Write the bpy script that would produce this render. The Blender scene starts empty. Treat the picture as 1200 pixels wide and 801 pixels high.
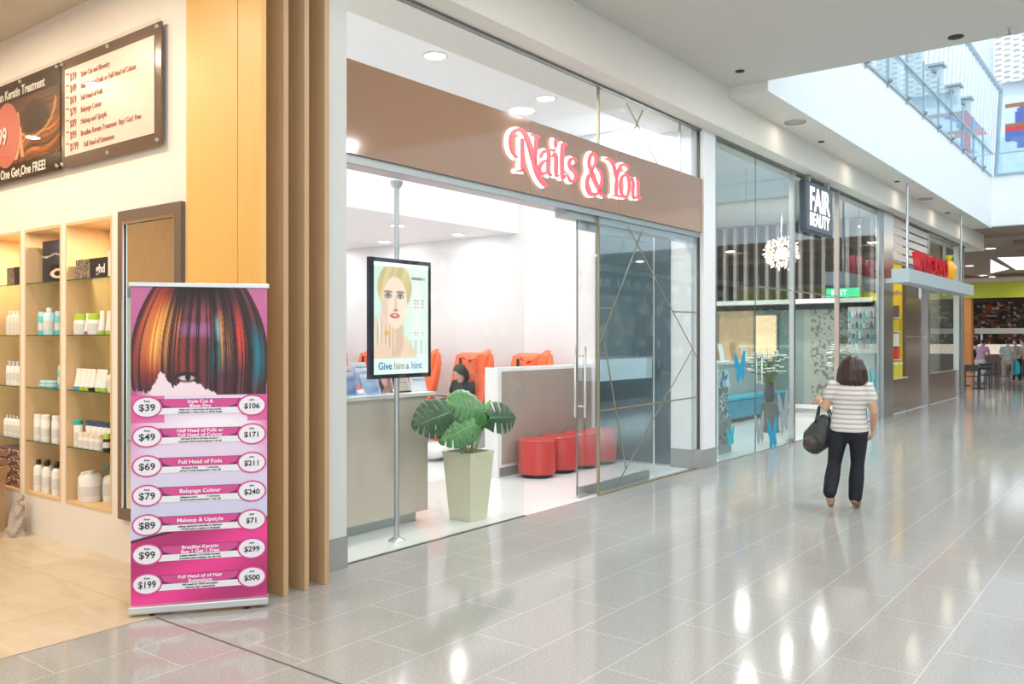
import bpy, bmesh, math, random
import numpy as np
from mathutils import Vector, Matrix
random.seed(7)
PI = math.pi
C = bpy.context.scene.collection
R = math.radians

# ---------------------------------------------------------------- camera, world, exposure
ANG = math.atan2(773, 1010)
CA, SA = math.cos(ANG), math.sin(ANG)
cam_d = bpy.data.cameras.new('camera'); cam = bpy.data.objects.new('camera', cam_d); C.objects.link(cam)
cam.location = (0, 0, 1.7); cam.rotation_euler = (PI/2, 0, -(PI/2 - ANG))
cam_d.sensor_width = 36; cam_d.lens = 36*1010/1200; cam_d.shift_y = -3.5/1200; cam_d.clip_end = 300
bpy.context.scene.camera = cam
vs = bpy.context.scene.view_settings
vs.view_transform = 'Standard'; vs.look = 'None'; vs.gamma = 1; vs.use_curve_mapping = False
vs.exposure = 0.3
W = bpy.data.worlds.new('sky'); bpy.context.scene.world = W; W.use_nodes = True
bg = W.node_tree.nodes['Background']; bg.inputs[0].default_value = (.86, .94, 1, 1); bg.inputs[1].default_value = 1.6

def lamp(loc, power, size=.2, col=(1, .97, .92), rot=(0, 0, 0), shape='DISK', sy=None, spread=PI):
    d = bpy.data.lights.new('area_lamp_light', 'AREA'); d.shape = shape; d.size = size
    if sy: d.size_y = sy
    d.energy = power; d.color = col; d.spread = spread
    o = bpy.data.objects.new('lamp_light', d); C.objects.link(o); o.location = loc; o.rotation_euler = rot
    return o
COOL = (.93, .97, 1)
# recessed ceiling luminaires of the mall (they sit in the ceiling plane)
for x in (-2, 2, 6, 10):
    for y in (-5, -1.5, 2.4):
        lamp((x, y, 5.0), 60, .35, (1, .97, .93))
for x in (12.5, 16, 19.5, 23, 26.5):
    lamp((x, 4.32, 4.87), 2.5, .16, (1, .88, .7))
for x in (30, 34, 38):
    for y in (-3, 2, 7):
        lamp((x, y, 4.9), 70, .3, (1, .93, .82))
# unseen area lamp added above the void to stand in for skylight daylight
lamp((19.5, -1.5, 15.6), 1000, 16, COOL, shape='RECTANGLE', sy=10)
# nail salon downlights
for x in (6.53, 8.5, 10.2):
    lamp((x, 5.99, 4.585), 32, .16, (1, .98, .95))
lamp((4.9, 5.99, 4.585), 26, .16, (1, .98, .95))
for x in (5.2, 6.9, 8.6, 9.9):
    for y in (8.6, 10.2, 11.8):
        lamp((x, y, 3.275), 7, .15, (1, .97, .95))
# hair salon: warm spots; the rear pair is added to brighten the mirror's reflection
for x, y in ((2.2, 6.2), (2.2, 7.6), (2.2, 9.0), (.4, 6.4), (.4, 8.6), (-1.6, 7.4), (-1, 12), (1.5, 12)):
    lamp((x, y, 4.37), 30, .16, (1, .80, .58))
# beauty store
for x in (12.5, 14.5, 16.5, 18.4):
    for y in (5.9, 7.6, 9.4):
        lamp((x, y, 4.37), 26, .14, (1, .95, .88))
# sweet shop and food hall
for x, y in ((21.5, 6.6), (24, 7), (27, 7)): lamp((x, y, 4.37), 45, .2, (1, .93, .8))
for y in (-2, 4, 10): lamp((47, y, 4.4), 90, .4, (1, .9, .75))

# ---------------------------------------------------------------- materials
MT = {}
def mat(name, col=None, rough=.5, metal=0, spec=.5, emit=0, ecol=None, noise=0, nscale=8, nstretch=(1, 1, 1), bump=0, trans=0):
    if name in MT: return MT[name]
    m = bpy.data.materials.new(name); m.use_nodes = True; nt = m.node_tree; b = nt.nodes['Principled BSDF']
    b.inputs['Base Color'].default_value = (*col, 1); b.inputs['Roughness'].default_value = rough
    b.inputs['Metallic'].default_value = metal; b.inputs['Specular IOR Level'].default_value = spec
    if emit:
        b.inputs['Emission Color'].default_value = (*(ecol or col), 1); b.inputs['Emission Strength'].default_value = emit
    if trans: b.inputs['Transmission Weight'].default_value = trans
    n = nt.nodes.new('ShaderNodeTexNoise'); n.inputs['Scale'].default_value = nscale; n.inputs['Detail'].default_value = 4
    tc = nt.nodes.new('ShaderNodeTexCoord'); mp = nt.nodes.new('ShaderNodeMapping'); mp.inputs['Scale'].default_value = nstretch
    nt.links.new(tc.outputs['Object'], mp.inputs[0]); nt.links.new(mp.outputs[0], n.inputs['Vector'])
    k = noise or .03
    mx = nt.nodes.new('ShaderNodeMix'); mx.data_type = 'RGBA'
    mx.inputs[6].default_value = (*[c*(1-k) for c in col], 1); mx.inputs[7].default_value = (*[min(1, c*(1+k)) for c in col], 1)
    nt.links.new(n.outputs[0], mx.inputs[0]); nt.links.new(mx.outputs[2], b.inputs['Base Color'])
    if bump:
        bp = nt.nodes.new('ShaderNodeBump'); bp.inputs['Strength'].default_value = bump; bp.inputs['Distance'].default_value = .01
        nt.links.new(n.outputs[0], bp.inputs['Height']); nt.links.new(bp.outputs[0], b.inputs['Normal'])
    MT[name] = m; return m

def glassmat(name, tint=(.97, .985, .98), mult=1.5, ior=1.5, haze=0):
    if name in MT: return MT[name]
    m = bpy.data.materials.new(name); m.use_nodes = True; nt = m.node_tree; nt.nodes.clear()
    out = nt.nodes.new('ShaderNodeOutputMaterial'); tr = nt.nodes.new('ShaderNodeBsdfTransparent'); tr.inputs[0].default_value = (*tint, 1)
    gl = nt.nodes.new('ShaderNodeBsdfGlossy'); gl.inputs['Roughness'].default_value = 0.0; gl.inputs[0].default_value = (.95, .98, 1, 1)
    fr = nt.nodes.new('ShaderNodeFresnel'); fr.inputs[0].default_value = ior
    ge = nt.nodes.new('ShaderNodeNewGeometry')
    m1 = nt.nodes.new('ShaderNodeMath'); m1.operation = 'SUBTRACT'; m1.inputs[0].default_value = mult; m1.use_clamp = False
    m3 = nt.nodes.new('ShaderNodeMath'); m3.operation = 'MULTIPLY'; m3.inputs[1].default_value = mult
    nt.links.new(ge.outputs['Backfacing'], m3.inputs[0]); nt.links.new(m3.outputs[0], m1.inputs[1])
    m2 = nt.nodes.new('ShaderNodeMath'); m2.operation = 'MULTIPLY'; m2.use_clamp = True
    nt.links.new(m1.outputs[0], m2.inputs[0]); nt.links.new(fr.outputs[0], m2.inputs[1])
    mx = nt.nodes.new('ShaderNodeMixShader'); nt.links.new(m2.outputs[0], mx.inputs[0])
    base = tr
    if haze:
        df = nt.nodes.new('ShaderNodeBsdfTranslucent'); df.inputs[0].default_value = (.9, .95, 1, 1)
        mh = nt.nodes.new('ShaderNodeMixShader'); mh.inputs[0].default_value = haze
        nt.links.new(tr.outputs[0], mh.inputs[1]); nt.links.new(df.outputs[0], mh.inputs[2]); base = mh
    nt.links.new(base.outputs[0], mx.inputs[1]); nt.links.new(gl.outputs[0], mx.inputs[2]); nt.links.new(mx.outputs[0], out.inputs[0])
    MT[name] = m; return m

def tilemat(name, c1, c2, mortar, bw, rh, off, msize, rough, speck=0, origin=(0, 0), msm=.1, vein=0):
    m = bpy.data.materials.new(name); m.use_nodes = True; nt = m.node_tree; b = nt.nodes['Principled BSDF']
    ge = nt.nodes.new('ShaderNodeNewGeometry'); mp = nt.nodes.new('ShaderNodeMapping'); mp.inputs['Location'].default_value = (-origin[0], -origin[1], 0)
    nt.links.new(ge.outputs['Position'], mp.inputs[0])
    br = nt.nodes.new('ShaderNodeTexBrick'); br.offset = off; br.inputs['Scale'].default_value = 1
    br.inputs['Brick Width'].default_value = bw; br.inputs['Row Height'].default_value = rh
    br.inputs['Mortar Size'].default_value = msize; br.inputs['Mortar Smooth'].default_value = msm
    br.inputs['Color1'].default_value = (*c1, 1); br.inputs['Color2'].default_value = (*c2, 1); br.inputs['Mortar'].default_value = (*mortar, 1)
    nt.links.new(mp.outputs[0], br.inputs['Vector'])
    last = br.outputs['Color']
    if speck:
        for sc, am in ((170, speck), (60, speck*.5)):
            n = nt.nodes.new('ShaderNodeTexNoise'); n.inputs['Scale'].default_value = sc; n.inputs['Detail'].default_value = 2
            nt.links.new(ge.outputs['Position'], n.inputs['Vector'])
            cr = nt.nodes.new('ShaderNodeValToRGB'); cr.color_ramp.elements[0].position = .35; cr.color_ramp.elements[1].position = .65
            cr.color_ramp.elements[0].color = (1-am, 1-am, 1-am, 1); cr.color_ramp.elements[1].color = (1, 1, 1, 1)
            nt.links.new(n.outputs[0], cr.inputs[0])
            mx = nt.nodes.new('ShaderNodeMix'); mx.data_type = 'RGBA'; mx.blend_type = 'MULTIPLY'; mx.inputs[0].default_value = 1
            nt.links.new(last, mx.inputs[6]); nt.links.new(cr.outputs[0], mx.inputs[7]); last = mx.outputs[2]
    if vein:
        n = nt.nodes.new('ShaderNodeTexNoise'); n.inputs['Scale'].default_value = 2.2; n.inputs['Detail'].default_value = 6; n.inputs['Distortion'].default_value = .8
        mp2 = nt.nodes.new('ShaderNodeMapping'); mp2.inputs['Scale'].default_value = (2.5, .8, 1); mp2.inputs['Rotation'].default_value = (0, 0, .5)
        nt.links.new(ge.outputs['Position'], mp2.inputs[0]); nt.links.new(mp2.outputs[0], n.inputs['Vector'])
        cr = nt.nodes.new('ShaderNodeValToRGB'); cr.color_ramp.elements[0].position = .3; cr.color_ramp.elements[1].position = .7
        cr.color_ramp.elements[0].color = (1-vein, 1-vein*1.2, 1-vein*1.5, 1); cr.color_ramp.elements[1].color = (1, 1, 1, 1)
        nt.links.new(n.outputs[0], cr.inputs[0])
        mx = nt.nodes.new('ShaderNodeMix'); mx.data_type = 'RGBA'; mx.blend_type = 'MULTIPLY'; mx.inputs[0].default_value = 1
        nt.links.new(last, mx.inputs[6]); nt.links.new(cr.outputs[0], mx.inputs[7]); last = mx.outputs[2]
    nt.links.new(last, b.inputs['Base Color']); b.inputs['Roughness'].default_value = rough
    n = nt.nodes.new('ShaderNodeTexNoise'); n.inputs['Scale'].default_value = 1.6
    mr = nt.nodes.new('ShaderNodeMapRange'); mr.inputs[3].default_value = rough*.8; mr.inputs[4].default_value = rough*1.3
    nt.links.new(ge.outputs['Position'], n.inputs['Vector']); nt.links.new(n.outputs[0], mr.inputs[0]); nt.links.new(mr.outputs[0], b.inputs['Roughness'])
    MT[name] = m; return m

def paintmat(name, rough=.45, emit=0):
    m = bpy.data.materials.new(name); m.use_nodes = True; nt = m.node_tree; b = nt.nodes['Principled BSDF']
    a = nt.nodes.new('ShaderNodeVertexColor'); a.layer_name = 'Col'
    nt.links.new(a.outputs[0], b.inputs['Base Color']); b.inputs['Roughness'].default_value = rough
    if emit:
        nt.links.new(a.outputs[0], b.inputs['Emission Color']); b.inputs['Emission Strength'].default_value = emit
    MT[name] = m; return m

white_paint = mat('white_paint', (.80, .80, .78), .6)
cream_paint = mat('cream_paint', (.74, .72, .66), .6)
warm_white = mat('warm_white_paint', (.80, .75, .68), .55)
grey_ceiling = mat('grey_ceiling_paint', (.60, .60, .57), .7)
shop_white = mat('shop_white', (.86, .85, .86), .5)
slab_white = mat('slab_white', (.85, .89, .92), .5)
steel = mat('brushed_steel', (.55, .56, .56), .3, 1, noise=.08, nscale=30, nstretch=(1, 1, .05))
dsteel = mat('dark_steel', (.25, .26, .25), .35, 1)
alu = mat('aluminium_grey', (.42, .45, .45), .35, .8)
plinth = mat('plinth_grey', (.36, .37, .36), .4, .3)
black = mat('black_plastic', (.015, .015, .017), .35)
chrome = mat('chrome', (.8, .8, .8), .12, 1)
bronze = mat('bronze_strip', (.34, .30, .20), .4, .6)
glass = glassmat('clear_glass')
glass_up = glassmat('upper_glass', (.96, .99, 1), 1.5)
glass_tint = glassmat('tinted_glass', (.92, .965, .97), 2.0)
glass_fb = glassmat('store_glass', (.88, .95, .95), 1.6)
oak = mat('oak_veneer', (.62, .40, .20), .45, noise=.10, nscale=5, nstretch=(6, 6, .6))
oak_l = mat('oak_panel', (.80, .47, .14), .42, noise=.08, nscale=4, nstretch=(5, 5, .5))
birch = mat('birch_shelf', (.72, .50, .28), .5, noise=.08, nscale=5, nstretch=(4, 4, .5))
fin_m = mat('timber_fin', (.50, .33, .18), .5, noise=.10, nscale=5, nstretch=(6, 6, .5))
fascia_m = mat('fascia_tan', (.33, .195, .12), .08, spec=.8)
taupe = mat('taupe_laminate', (.38, .30, .26), .5, noise=.04, nstretch=(1, 1, 6))
lam = mat('grey_laminate', (.58, .50, .42), .35, noise=.05, nscale=10, nstretch=(.6, .6, 8))
terr = tilemat('terrazzo', (.47, .465, .445), (.455, .452, .435), (.66, .655, .63), .88, .4375, .5, .0035, .10, .28, (4.71, 1.4475))
salon_tile = tilemat('salon_tile', (.66, .56, .44), (.63, .53, .41), (.50, .40, .29), 1.2, .6, 0, .003, .22, 0, (2.9, 4.945), vein=.14)
wh_floor = tilemat('shop_floor', (.80, .83, .83), (.80, .83, .83), (.72, .76, .76), 1.2, 1.2, 0, .003, .12)
darkgloss = mat('smoked_panel', (.07, .125, .15), .03, spec=.8)

# ---------------------------------------------------------------- mesh helpers
class MB:
    def __init__(s): s.bm = bmesh.new()
    def box(s, x0, x1, y0, y1, z0, z1, bev=0):
        r = bmesh.ops.create_cube(s.bm, size=1); vs_ = r['verts']
        for v in vs_: v.co = Vector(((x0+x1)/2+v.co.x*(x1-x0), (y0+y1)/2+v.co.y*(y1-y0), (z0+z1)/2+v.co.z*(z1-z0)))
        if bev:
            es = list({e for v in vs_ for e in v.link_edges})
            bmesh.ops.bevel(s.bm, geom=es, offset=bev, segments=2, affect='EDGES', profile=.5)
        return s
    def lathe(s, prof, seg=20, c=(0, 0, 0), M=None):
        rings = []
        for r, z in prof:
            rr = []
            for i in range(seg):
                a = 2*PI*i/seg; p = Vector((r*math.cos(a), r*math.sin(a), z))
                if M: p = M @ p
                rr.append(s.bm.verts.new(p+Vector(c)))
            rings.append(rr)
        for a, b in zip(rings, rings[1:]):
            for i in range(seg):
                j = (i+1) % seg; s.bm.faces.new((a[i], a[j], b[j], b[i]))
        s.bm.faces.new(list(reversed(rings[0]))); s.bm.faces.new(rings[-1]); return s
    def tube(s, pts, rad, seg=8, side=(0, 1, 0), flat=(1, 1), caps=True, cs=1):
        P = [Vector(p) for p in pts]; n = len(P)
        if not hasattr(rad, '__len__'): rad = [rad]*n
        rings = []; sd = Vector(side)
        for i, p in enumerate(P):
            t = (P[min(i+1, n-1)]-P[max(i-1, 0)]).normalized()
            a = sd - t*sd.dot(t)
            if a.length < .15:
                alt = Vector((1, 0, 0)) if abs(t.x) < .8 else Vector((0, 0, 1)); a = alt - t*alt.dot(t)
            a.normalize(); b = t.cross(a)
            base = [(0, 1)]
            if caps and i == 0: base = [(-1, .02), (-.85, .53), (-.45, .89), (0, 1)]
            if caps and i == n-1: base = [(0, 1), (.45, .89), (.85, .53), (1, .02)]
            for off, k in base:
                rings.append([s.bm.verts.new(p+t*off*rad[i]*min(flat)*(cs if i == 0 else 1)+a*math.cos(2*PI*j/seg)*rad[i]*k*flat[0]+b*math.sin(2*PI*j/seg)*rad[i]*k*flat[1]) for j in range(seg)])
        for a, b in zip(rings, rings[1:]):
            for j in range(seg):
                k = (j+1) % seg; s.bm.faces.new((a[j], a[k], b[k], b[j]))
        s.bm.faces.new(list(reversed(rings[0]))); s.bm.faces.new(rings[-1]); return s
    def ell(s, c, r, seg=16, rot=None):
        rs = bmesh.ops.create_uvsphere(s.bm, u_segments=seg, v_segments=max(6, seg//2), radius=1)
        for v in rs['verts']:
            q = Vector((v.co.x*r[0], v.co.y*r[1], v.co.z*r[2]))
            if rot: q = rot @ q
            v.co = q+Vector(c)
        return s
    def prism(s, pts, M, depth):
        """pts: 2-D outline (x,y), front at 0, extruded to -depth along local z, placed by M"""
        f = [s.bm.verts.new(M @ Vector((x, y, 0))) for x, y in pts]; b = [s.bm.verts.new(M @ Vector((x, y, -depth))) for x, y in pts]
        n = len(pts)
        try:
            s.bm.faces.new(f); s.bm.faces.new(list(reversed(b)))
        except ValueError: pass
        for i in range(n):
            j = (i+1) % n; s.bm.faces.new((f[i], b[i], b[j], f[j]))
        return s
    def build(s, name, m, parent=None, smooth=False, mods=None):
        bmesh.ops.recalc_face_normals(s.bm, faces=s.bm.faces)
        me = bpy.data.meshes.new(name); s.bm.to_mesh(me); s.bm.free()
        me.materials.append(m)
        if smooth:
            me.polygons.foreach_set('use_smooth', [True]*len(me.polygons))
            try: me.set_sharp_from_angle(angle=R(40))
            except Exception: pass
        o = bpy.data.objects.new(name, me); C.objects.link(o)
        if parent: o.parent = parent
        return o
def box(*a, bev=0): return MB().box(*a, bev=bev)
def tag(o, label=None, cat=None, group=None, kind=None):
    if label: o['label'] = label
    if cat: o['category'] = cat
    if group: o['group'] = group
    if kind: o['kind'] = kind
    return o
def empty(name, loc=(0, 0, 0), rz=0, label=None, cat=None, group=None):
    o = bpy.data.objects.new(name, None); C.objects.link(o); o.location = loc; o.rotation_euler = (0, 0, rz); o.empty_display_size = .1
    return tag(o, label, cat, group)
def struct(name, mb, m, label=None, smooth=False):
    o = mb.build(name, m, None, smooth); o['kind'] = 'structure'
    return o
def copy_tree(o, loc=None, label=None, parent=None, rz=None, scale=None):
    c = o.copy(); C.objects.link(c); c.parent = parent
    if loc is not None: c.location = loc
    if rz is not None: c.rotation_euler = (0, 0, rz)
    if scale is not None: c.scale = scale
    if label: c['label'] = label
    for ch in list(o.children): copy_tree(ch, parent=c)
    return c
# planes in which flat things stand
def MF(x, z, y):   # faces the mall (-Y), reads along +X
    return Matrix(((1, 0, 0, x), (0, 0, -1, y), (0, 1, 0, z), (0, 0, 0, 1)))
def MX(y, z, x):   # faces -X, reads along -Y
    return Matrix(((0, 0, -1, x), (-1, 0, 0, y), (0, 1, 0, z), (0, 0, 0, 1)))
def onF(u, v, Y):  # photo point -> place on the plane y = Y (world x, z)
    r = (u-600)/1010; w = -(v-397)/1010; t = Y/(SA-CA*r)
    return ((CA+SA*r)*t, 1.7+w*t)
def text(s, size, M, m, parent=None, name='lettering', ext=.001, bold=0, align='LEFT', sx=1, shear=0, body=None):
    cu = bpy.data.curves.new(name, 'FONT'); cu.body = s; cu.size = size; cu.extrude = ext; cu.offset = bold; cu.align_x = align; cu.shear = shear
    cu.resolution_u = 3
    t = bpy.data.objects.new(name, cu); C.objects.link(t); bpy.context.view_layer.update()
    me = bpy.data.meshes.new_from_object(t.evaluated_get(bpy.context.evaluated_depsgraph_get()))
    bpy.data.objects.remove(t)
    me.transform(M @ Matrix.Diagonal((sx, 1, 1, 1))); me.materials.clear(); me.materials.append(m)
    o = bpy.data.objects.new(name, me); C.objects.link(o)
    if parent: o.parent = parent
    return o
def texts(rows, m, parent, name='lettering'):
    """many lines of writing joined into ONE mesh"""
    obs = [text(*r[:3], m, None, name, **(r[3] if len(r) > 3 else {})) for r in rows]
    bm = bmesh.new()
    for o in obs: bm.from_mesh(o.data)
    me = bpy.data.meshes.new(name); bm.to_mesh(me); bm.free(); me.materials.append(m)
    for o in obs: bpy.data.objects.remove(o)
    o = bpy.data.objects.new(name, me); C.objects.link(o); o.parent = parent
    return o
def painted(name, w, h, nx, ny, fn, M, m, parent=None):
    """flat printed sheet: grid of w x h, colour from fn(U,V) (U right, V down, both 0..1)"""
    xs = np.linspace(0, 1, nx+1); ys = np.linspace(0, 1, ny+1); U, V = np.meshgrid(xs, ys)
    rgb = np.clip(fn(U, V), 0, 1)
    verts = [tuple(M @ Vector((u*w, (1-v)*h, 0))) for u, v in zip(U.ravel(), V.ravel())]
    faces = []
    for j in range(ny):
        for i in range(nx):
            a = j*(nx+1)+i; faces.append((a, a+nx+1, a+nx+2, a+1))
    me = bpy.data.meshes.new(name); me.from_pydata(verts, [], faces)
    ca = me.color_attributes.new('Col', 'FLOAT_COLOR', 'POINT')
    lin = np.where(rgb <= .04045, rgb/12.92, ((rgb+.055)/1.055)**2.4)
    ca.data.foreach_set('color', np.concatenate([lin.reshape(-1, 3), np.ones((lin.size//3, 1))], 1).ravel().astype(np.float32))
    me.materials.append(m); o = bpy.data.objects.new(name, me); C.objects.link(o)
    if parent: o.parent = parent
    return o
def vn(x, seed=0):
    """smooth 1-D value noise"""
    x = np.asarray(x, float); i = np.floor(x); f = x-i; f = f*f*(3-2*f)
    h = lambda k: np.modf(np.abs(np.sin(k*127.1+seed*311.7)*43758.5453))[0]
    return h(i)*(1-f)+h(i+1)*f
def vn2(x, y, seed=0):
    x = np.asarray(x, float); y = np.asarray(y, float); ix = np.floor(x); iy = np.floor(y); fx = x-ix; fy = y-iy
    fx = fx*fx*(3-2*fx); fy = fy*fy*(3-2*fy)
    h = lambda a, b: np.modf(np.abs(np.sin(a*127.1+b*269.5+seed*74.7)*43758.5453))[0]
    return (h(ix, iy)*(1-fx)+h(ix+1, iy)*fx)*(1-fy)+(h(ix, iy+1)*(1-fx)+h(ix+1, iy+1)*fx)*fy
def lerp3(base, col, k):
    k = np.clip(k, 0, 1)[..., None]; return base*(1-k)+np.array(col)*k
def full(U, col): return np.ones(U.shape+(3,))*np.array(col)
def ellm(U, V, cx, cy, rx, ry, soft=.15):
    d = np.sqrt(((U-cx)/rx)**2+((V-cy)/ry)**2); return np.clip((1-d)/soft+.5, 0, 1)

# ================================================================ SETTING
struct('floor', box(-8, 21, -14, 4.945, -.1, 0).box(21, 75, -14, 30, -.1, 0), terr)
struct('floor_salon', box(-8, 3.95, 4.945, 16, -.1, .002), salon_tile)
struct('floor_nail_shop', box(3.95, 10.9, 4.945, 13, -.1, .001), wh_floor)
struct('floor_beauty_store', box(10.9, 20.3, 4.945, 13, -.1, .001), wh_floor)
struct('trim_1', box(2.853, 2.867, -14, 4.945, 0, .001), mat('joint_rubber', (.10, .10, .10), .6))
struct('trim_2', box(4.36, 6.67, 4.93, 4.96, 0, .006), dsteel)
struct('trim_3', box(-8, 3.42, 4.935, 4.945, 0, .0025), mat('threshold_strip', (.35, .31, .26), .5))
# ceilings and bulkheads
struct('ceiling', box(-8, 10.8, -14, 4.66, 5.02, 5.3), grey_ceiling)
struct('ceiling_strip', box(10.81, 28, 4.135, 4.66, 4.89, 5.02), cream_paint)
struct('ceiling_riser', box(10.799, 10.81, 4.13, 4.66, 4.89, 5.02), cream_paint)
struct('wall_bulkhead', box(3.98, 30.4, 4.66, 5.5, 4.455, 5.02), cream_paint)
struct('trim_4', box(3.98, 28.8, 4.90, 4.96, 4.43, 4.455), dsteel)
struct('wall_slab_edge', box(10.8, 28.1, 4.13, 4.3, 5.02, 6.35).box(10.8, 28.1, 4.12, 4.13, 4.89, 6.35), slab_white)
struct('wall_slab_end', box(28.1, 28.4, -14, 4.3, 4.94, 6.4), slab_white)
struct('ceiling_gallery_floor', box(10.8, 28.1, 4.3, 12, 6.2, 6.35), white_paint)
struct('wall_slab_near', box(10.8, 10.9, -14, 4.12, 5.3, 6.35), slab_white)
# nail shop shell
struct('wall_shop_left', box(3.86, 4.30, 5.5, 13, 0, 4.6), shop_white)
struct('wall_shop_right', box(10.4, 10.9, 5.0, 13, 0, 4.6), shop_white)
struct('wall_shop_back', box(3.9, 10.9, 13, 13.1, 0, 4.6), shop_white)
struct('ceiling_shop_front', box(3.9, 10.9, 4.96, 7.85, 4.6, 4.7), mat('bright_ceiling', (.94, .95, .96), .5))
struct('ceiling_shop_rear', box(3.9, 10.4, 7.95, 13, 3.29, 3.4), shop_white)
struct('wall_shop_bulkhead', box(3.9, 10.4, 7.85, 7.95, 3.29, 4.6), shop_white)
# salon shell: wall with recesses (bays) and the framed mirror
S = 3.43
bays = [(6.54, 7.29), (7.37, 8.04), (8.12, 8.80), (8.88, 9.56)]
mb = MB()
mb.box(S, 3.86, 5.50, 6.54, 0, 4.42); mb.box(S, 3.86, 6.54, 9.56, 0, .34).box(S, 3.86, 6.54, 9.56, 2.66, 4.42).box(S, 3.86, 9.56, 14, 0, 4.42)
for (a, b), (c2, d2) in zip(bays, bays[1:]): mb.box(S, 3.86, b, c2, .34, 2.66)
struct('wall_salon', mb, warm_white)
struct('wall_salon_back', box(-8, 3.86, 14, 14.1, 0, 4.42), warm_white)
struct('wall_salon_left', box(-8.1, -8, 4.9, 14, 0, 4.42), warm_white)
struct('ceiling_salon', box(-8, 3.43, 4.9, 14, 4.42, 4.55), mat('salon_ceiling', (.62, .56, .48), .7))
struct('wall_salon_bulkhead', box(-8, 3.40, 4.66, 4.9, 4.42, 5.02), cream_paint)
struct('wall_salon_oak', box(-6, 1.2, 13.9, 14, 0, 4.42).box(1.9, 3.4, 13.9, 14, 0, 4.42), oak); struct('door_3', box(-1.0, .1, 13.86, 13.9, .01, 2.4), mat('frosted_blue', (.55, .72, .75), .3)); struct('trim_27', box(.12, .3, 13.82, 13.9, 0, 4.4).box(-1.15, -1.0, 13.84, 13.9, 0, 2.5).box(-1.15, .12, 13.84, 13.9, 2.4, 2.55), dsteel)
struct('baseboard_salon', box(S-.012, S, 5.52, 6.30, .0, .02), warm_white)
# timber corner: cladding panel and fins
struct('trim_5', box(3.42, 3.46, 4.905, 5.50, 0, 4.42), oak_l)
struct('trim_6', box(3.42, 3.46, 4.65, 4.895, 0, 4.455), oak_l)
fin = None
for i, x in enumerate((3.598, 3.77, 3.945)):
    struct('trim_%d' % (7+i), box(x, x+.04, 4.65, 4.93, 0, 4.455, bev=.002), fin_m)
struct('wall_fin_backing', box(3.46, 4.0, 4.93, 5.5, 0, 4.6), fin_m)
struct('wall_column_left', box(3.99, 4.345, 4.875, 5.5, .235, 4.455).box(4.0, 4.33, 4.885, 5.4, 0, .235), mat('column_laminate', (.62, .64, .63), .4))
struct('baseboard_column', box(3.988, 4.35, 4.868, 4.875, 0, .232), plinth)
struct('wall_column_middle', box(10.50, 10.86, 4.87, 5.3, .25, 4.455), mat('column_white', (.78, .80, .81), .35))
struct('baseboard_middle', box(10.39, 10.90, 4.865, 5.30, 0, .25), plinth)
struct('trim_10', box(10.86, 10.965, 4.90, 5.0, 0, 4.43), alu)
# beauty store shell
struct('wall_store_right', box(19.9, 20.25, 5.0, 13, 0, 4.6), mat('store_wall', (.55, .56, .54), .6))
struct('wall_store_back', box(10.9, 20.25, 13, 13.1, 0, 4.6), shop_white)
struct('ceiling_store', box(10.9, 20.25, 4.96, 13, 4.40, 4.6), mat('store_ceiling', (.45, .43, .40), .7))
struct('trim_11', box(19.44, 20.22, 4.88, 5.05, 0, 4.43), steel)

# ---- the shop-front of the nail shop
def pane(name, x0, x1, z0, z1, y=4.945, m=glass, t=.01):
    o = struct(name, box(x0, x1, y-t/2, y+t/2, z0, z1), m); return o
pane('window_1', 4.352, 6.65, .006, 3.03)
pane('window_2', 4.352, 6.675, 3.80, 4.43, m=glass_up)
pane('window_3', 6.685, 7.99, 3.80, 4.43, m=glass_up)
w4 = pane('window_4', 8.01, 10.49, 3.80, 4.43, m=glass_up)
w5 = pane('window_5', 8.01, 10.49, .02, 3.03, m=glass_tint)
struct('trim_12', box(7.99, 8.012, 4.93, 4.96, 0, 3.03).box(7.99, 8.008, 4.93, 4.96, 3.80, 4.43), bronze)
struct('trim_13', box(10.485, 10.505, 4.925, 4.965, 0, 3.04).box(10.485, 10.505, 4.925, 4.965, 3.80, 4.43), mat('dark_bronze', (.10, .09, .07), .4, .5))
struct('trim_14', box(8.0, 10.5, 4.925, 4.965, 0, .02), bronze)
struct('trim_15', box(4.35, 10.5, 4.92, 5.12, 3.03, 3.095).box(7.4, 10.5, 4.96, 5.10, 2.96, 3.03), alu)
struct('trim_16', box(9.95, 9.963, 4.93, 4.96, 3.80, 4.43), alu)
# decorative strips on the glass
strips = [((735.7, 265), (816, 417.5)), ((753, 269), (702.5, 402)), ((702, 361), (720, 361)), ((788, 365), (816, 366)),
          ((811, 409), (721, 571)), ((703, 481), (817, 465)), ((708, 400), (733, 548))]
mb = MB()
for a, b in strips:
    x0, z0 = onF(*a, 4.94); x1, z1 = onF(*b, 4.94); d = Vector((x1-x0, 0, z1-z0)).normalized()*1; n = Vector((-d.z, 0, d.x))*.009
    q = [Vector((x0, 4.938, z0))+n, Vector((x0, 4.938, z0))-n, Vector((x1, 4.938, z1))-n, Vector((x1, 4.938, z1))+n]
    f = [mb.bm.verts.new(p) for p in q]; g = [mb.bm.verts.new(p+Vector((0, -.003, 0))) for p in q]
    mb.bm.faces.new(f); mb.bm.faces.new(list(reversed(g)))
    for i in range(4): mb.bm.faces.new((f[i], g[i], g[(i+1) % 4], f[(i+1) % 4]))
o = mb.build('decorative_strips', bronze); o['kind'] = 'structure'; o.parent = w5
strips = [((734, 121), (770, 192)), ((753, 129), (730, 182))]
mb = MB()
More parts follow.
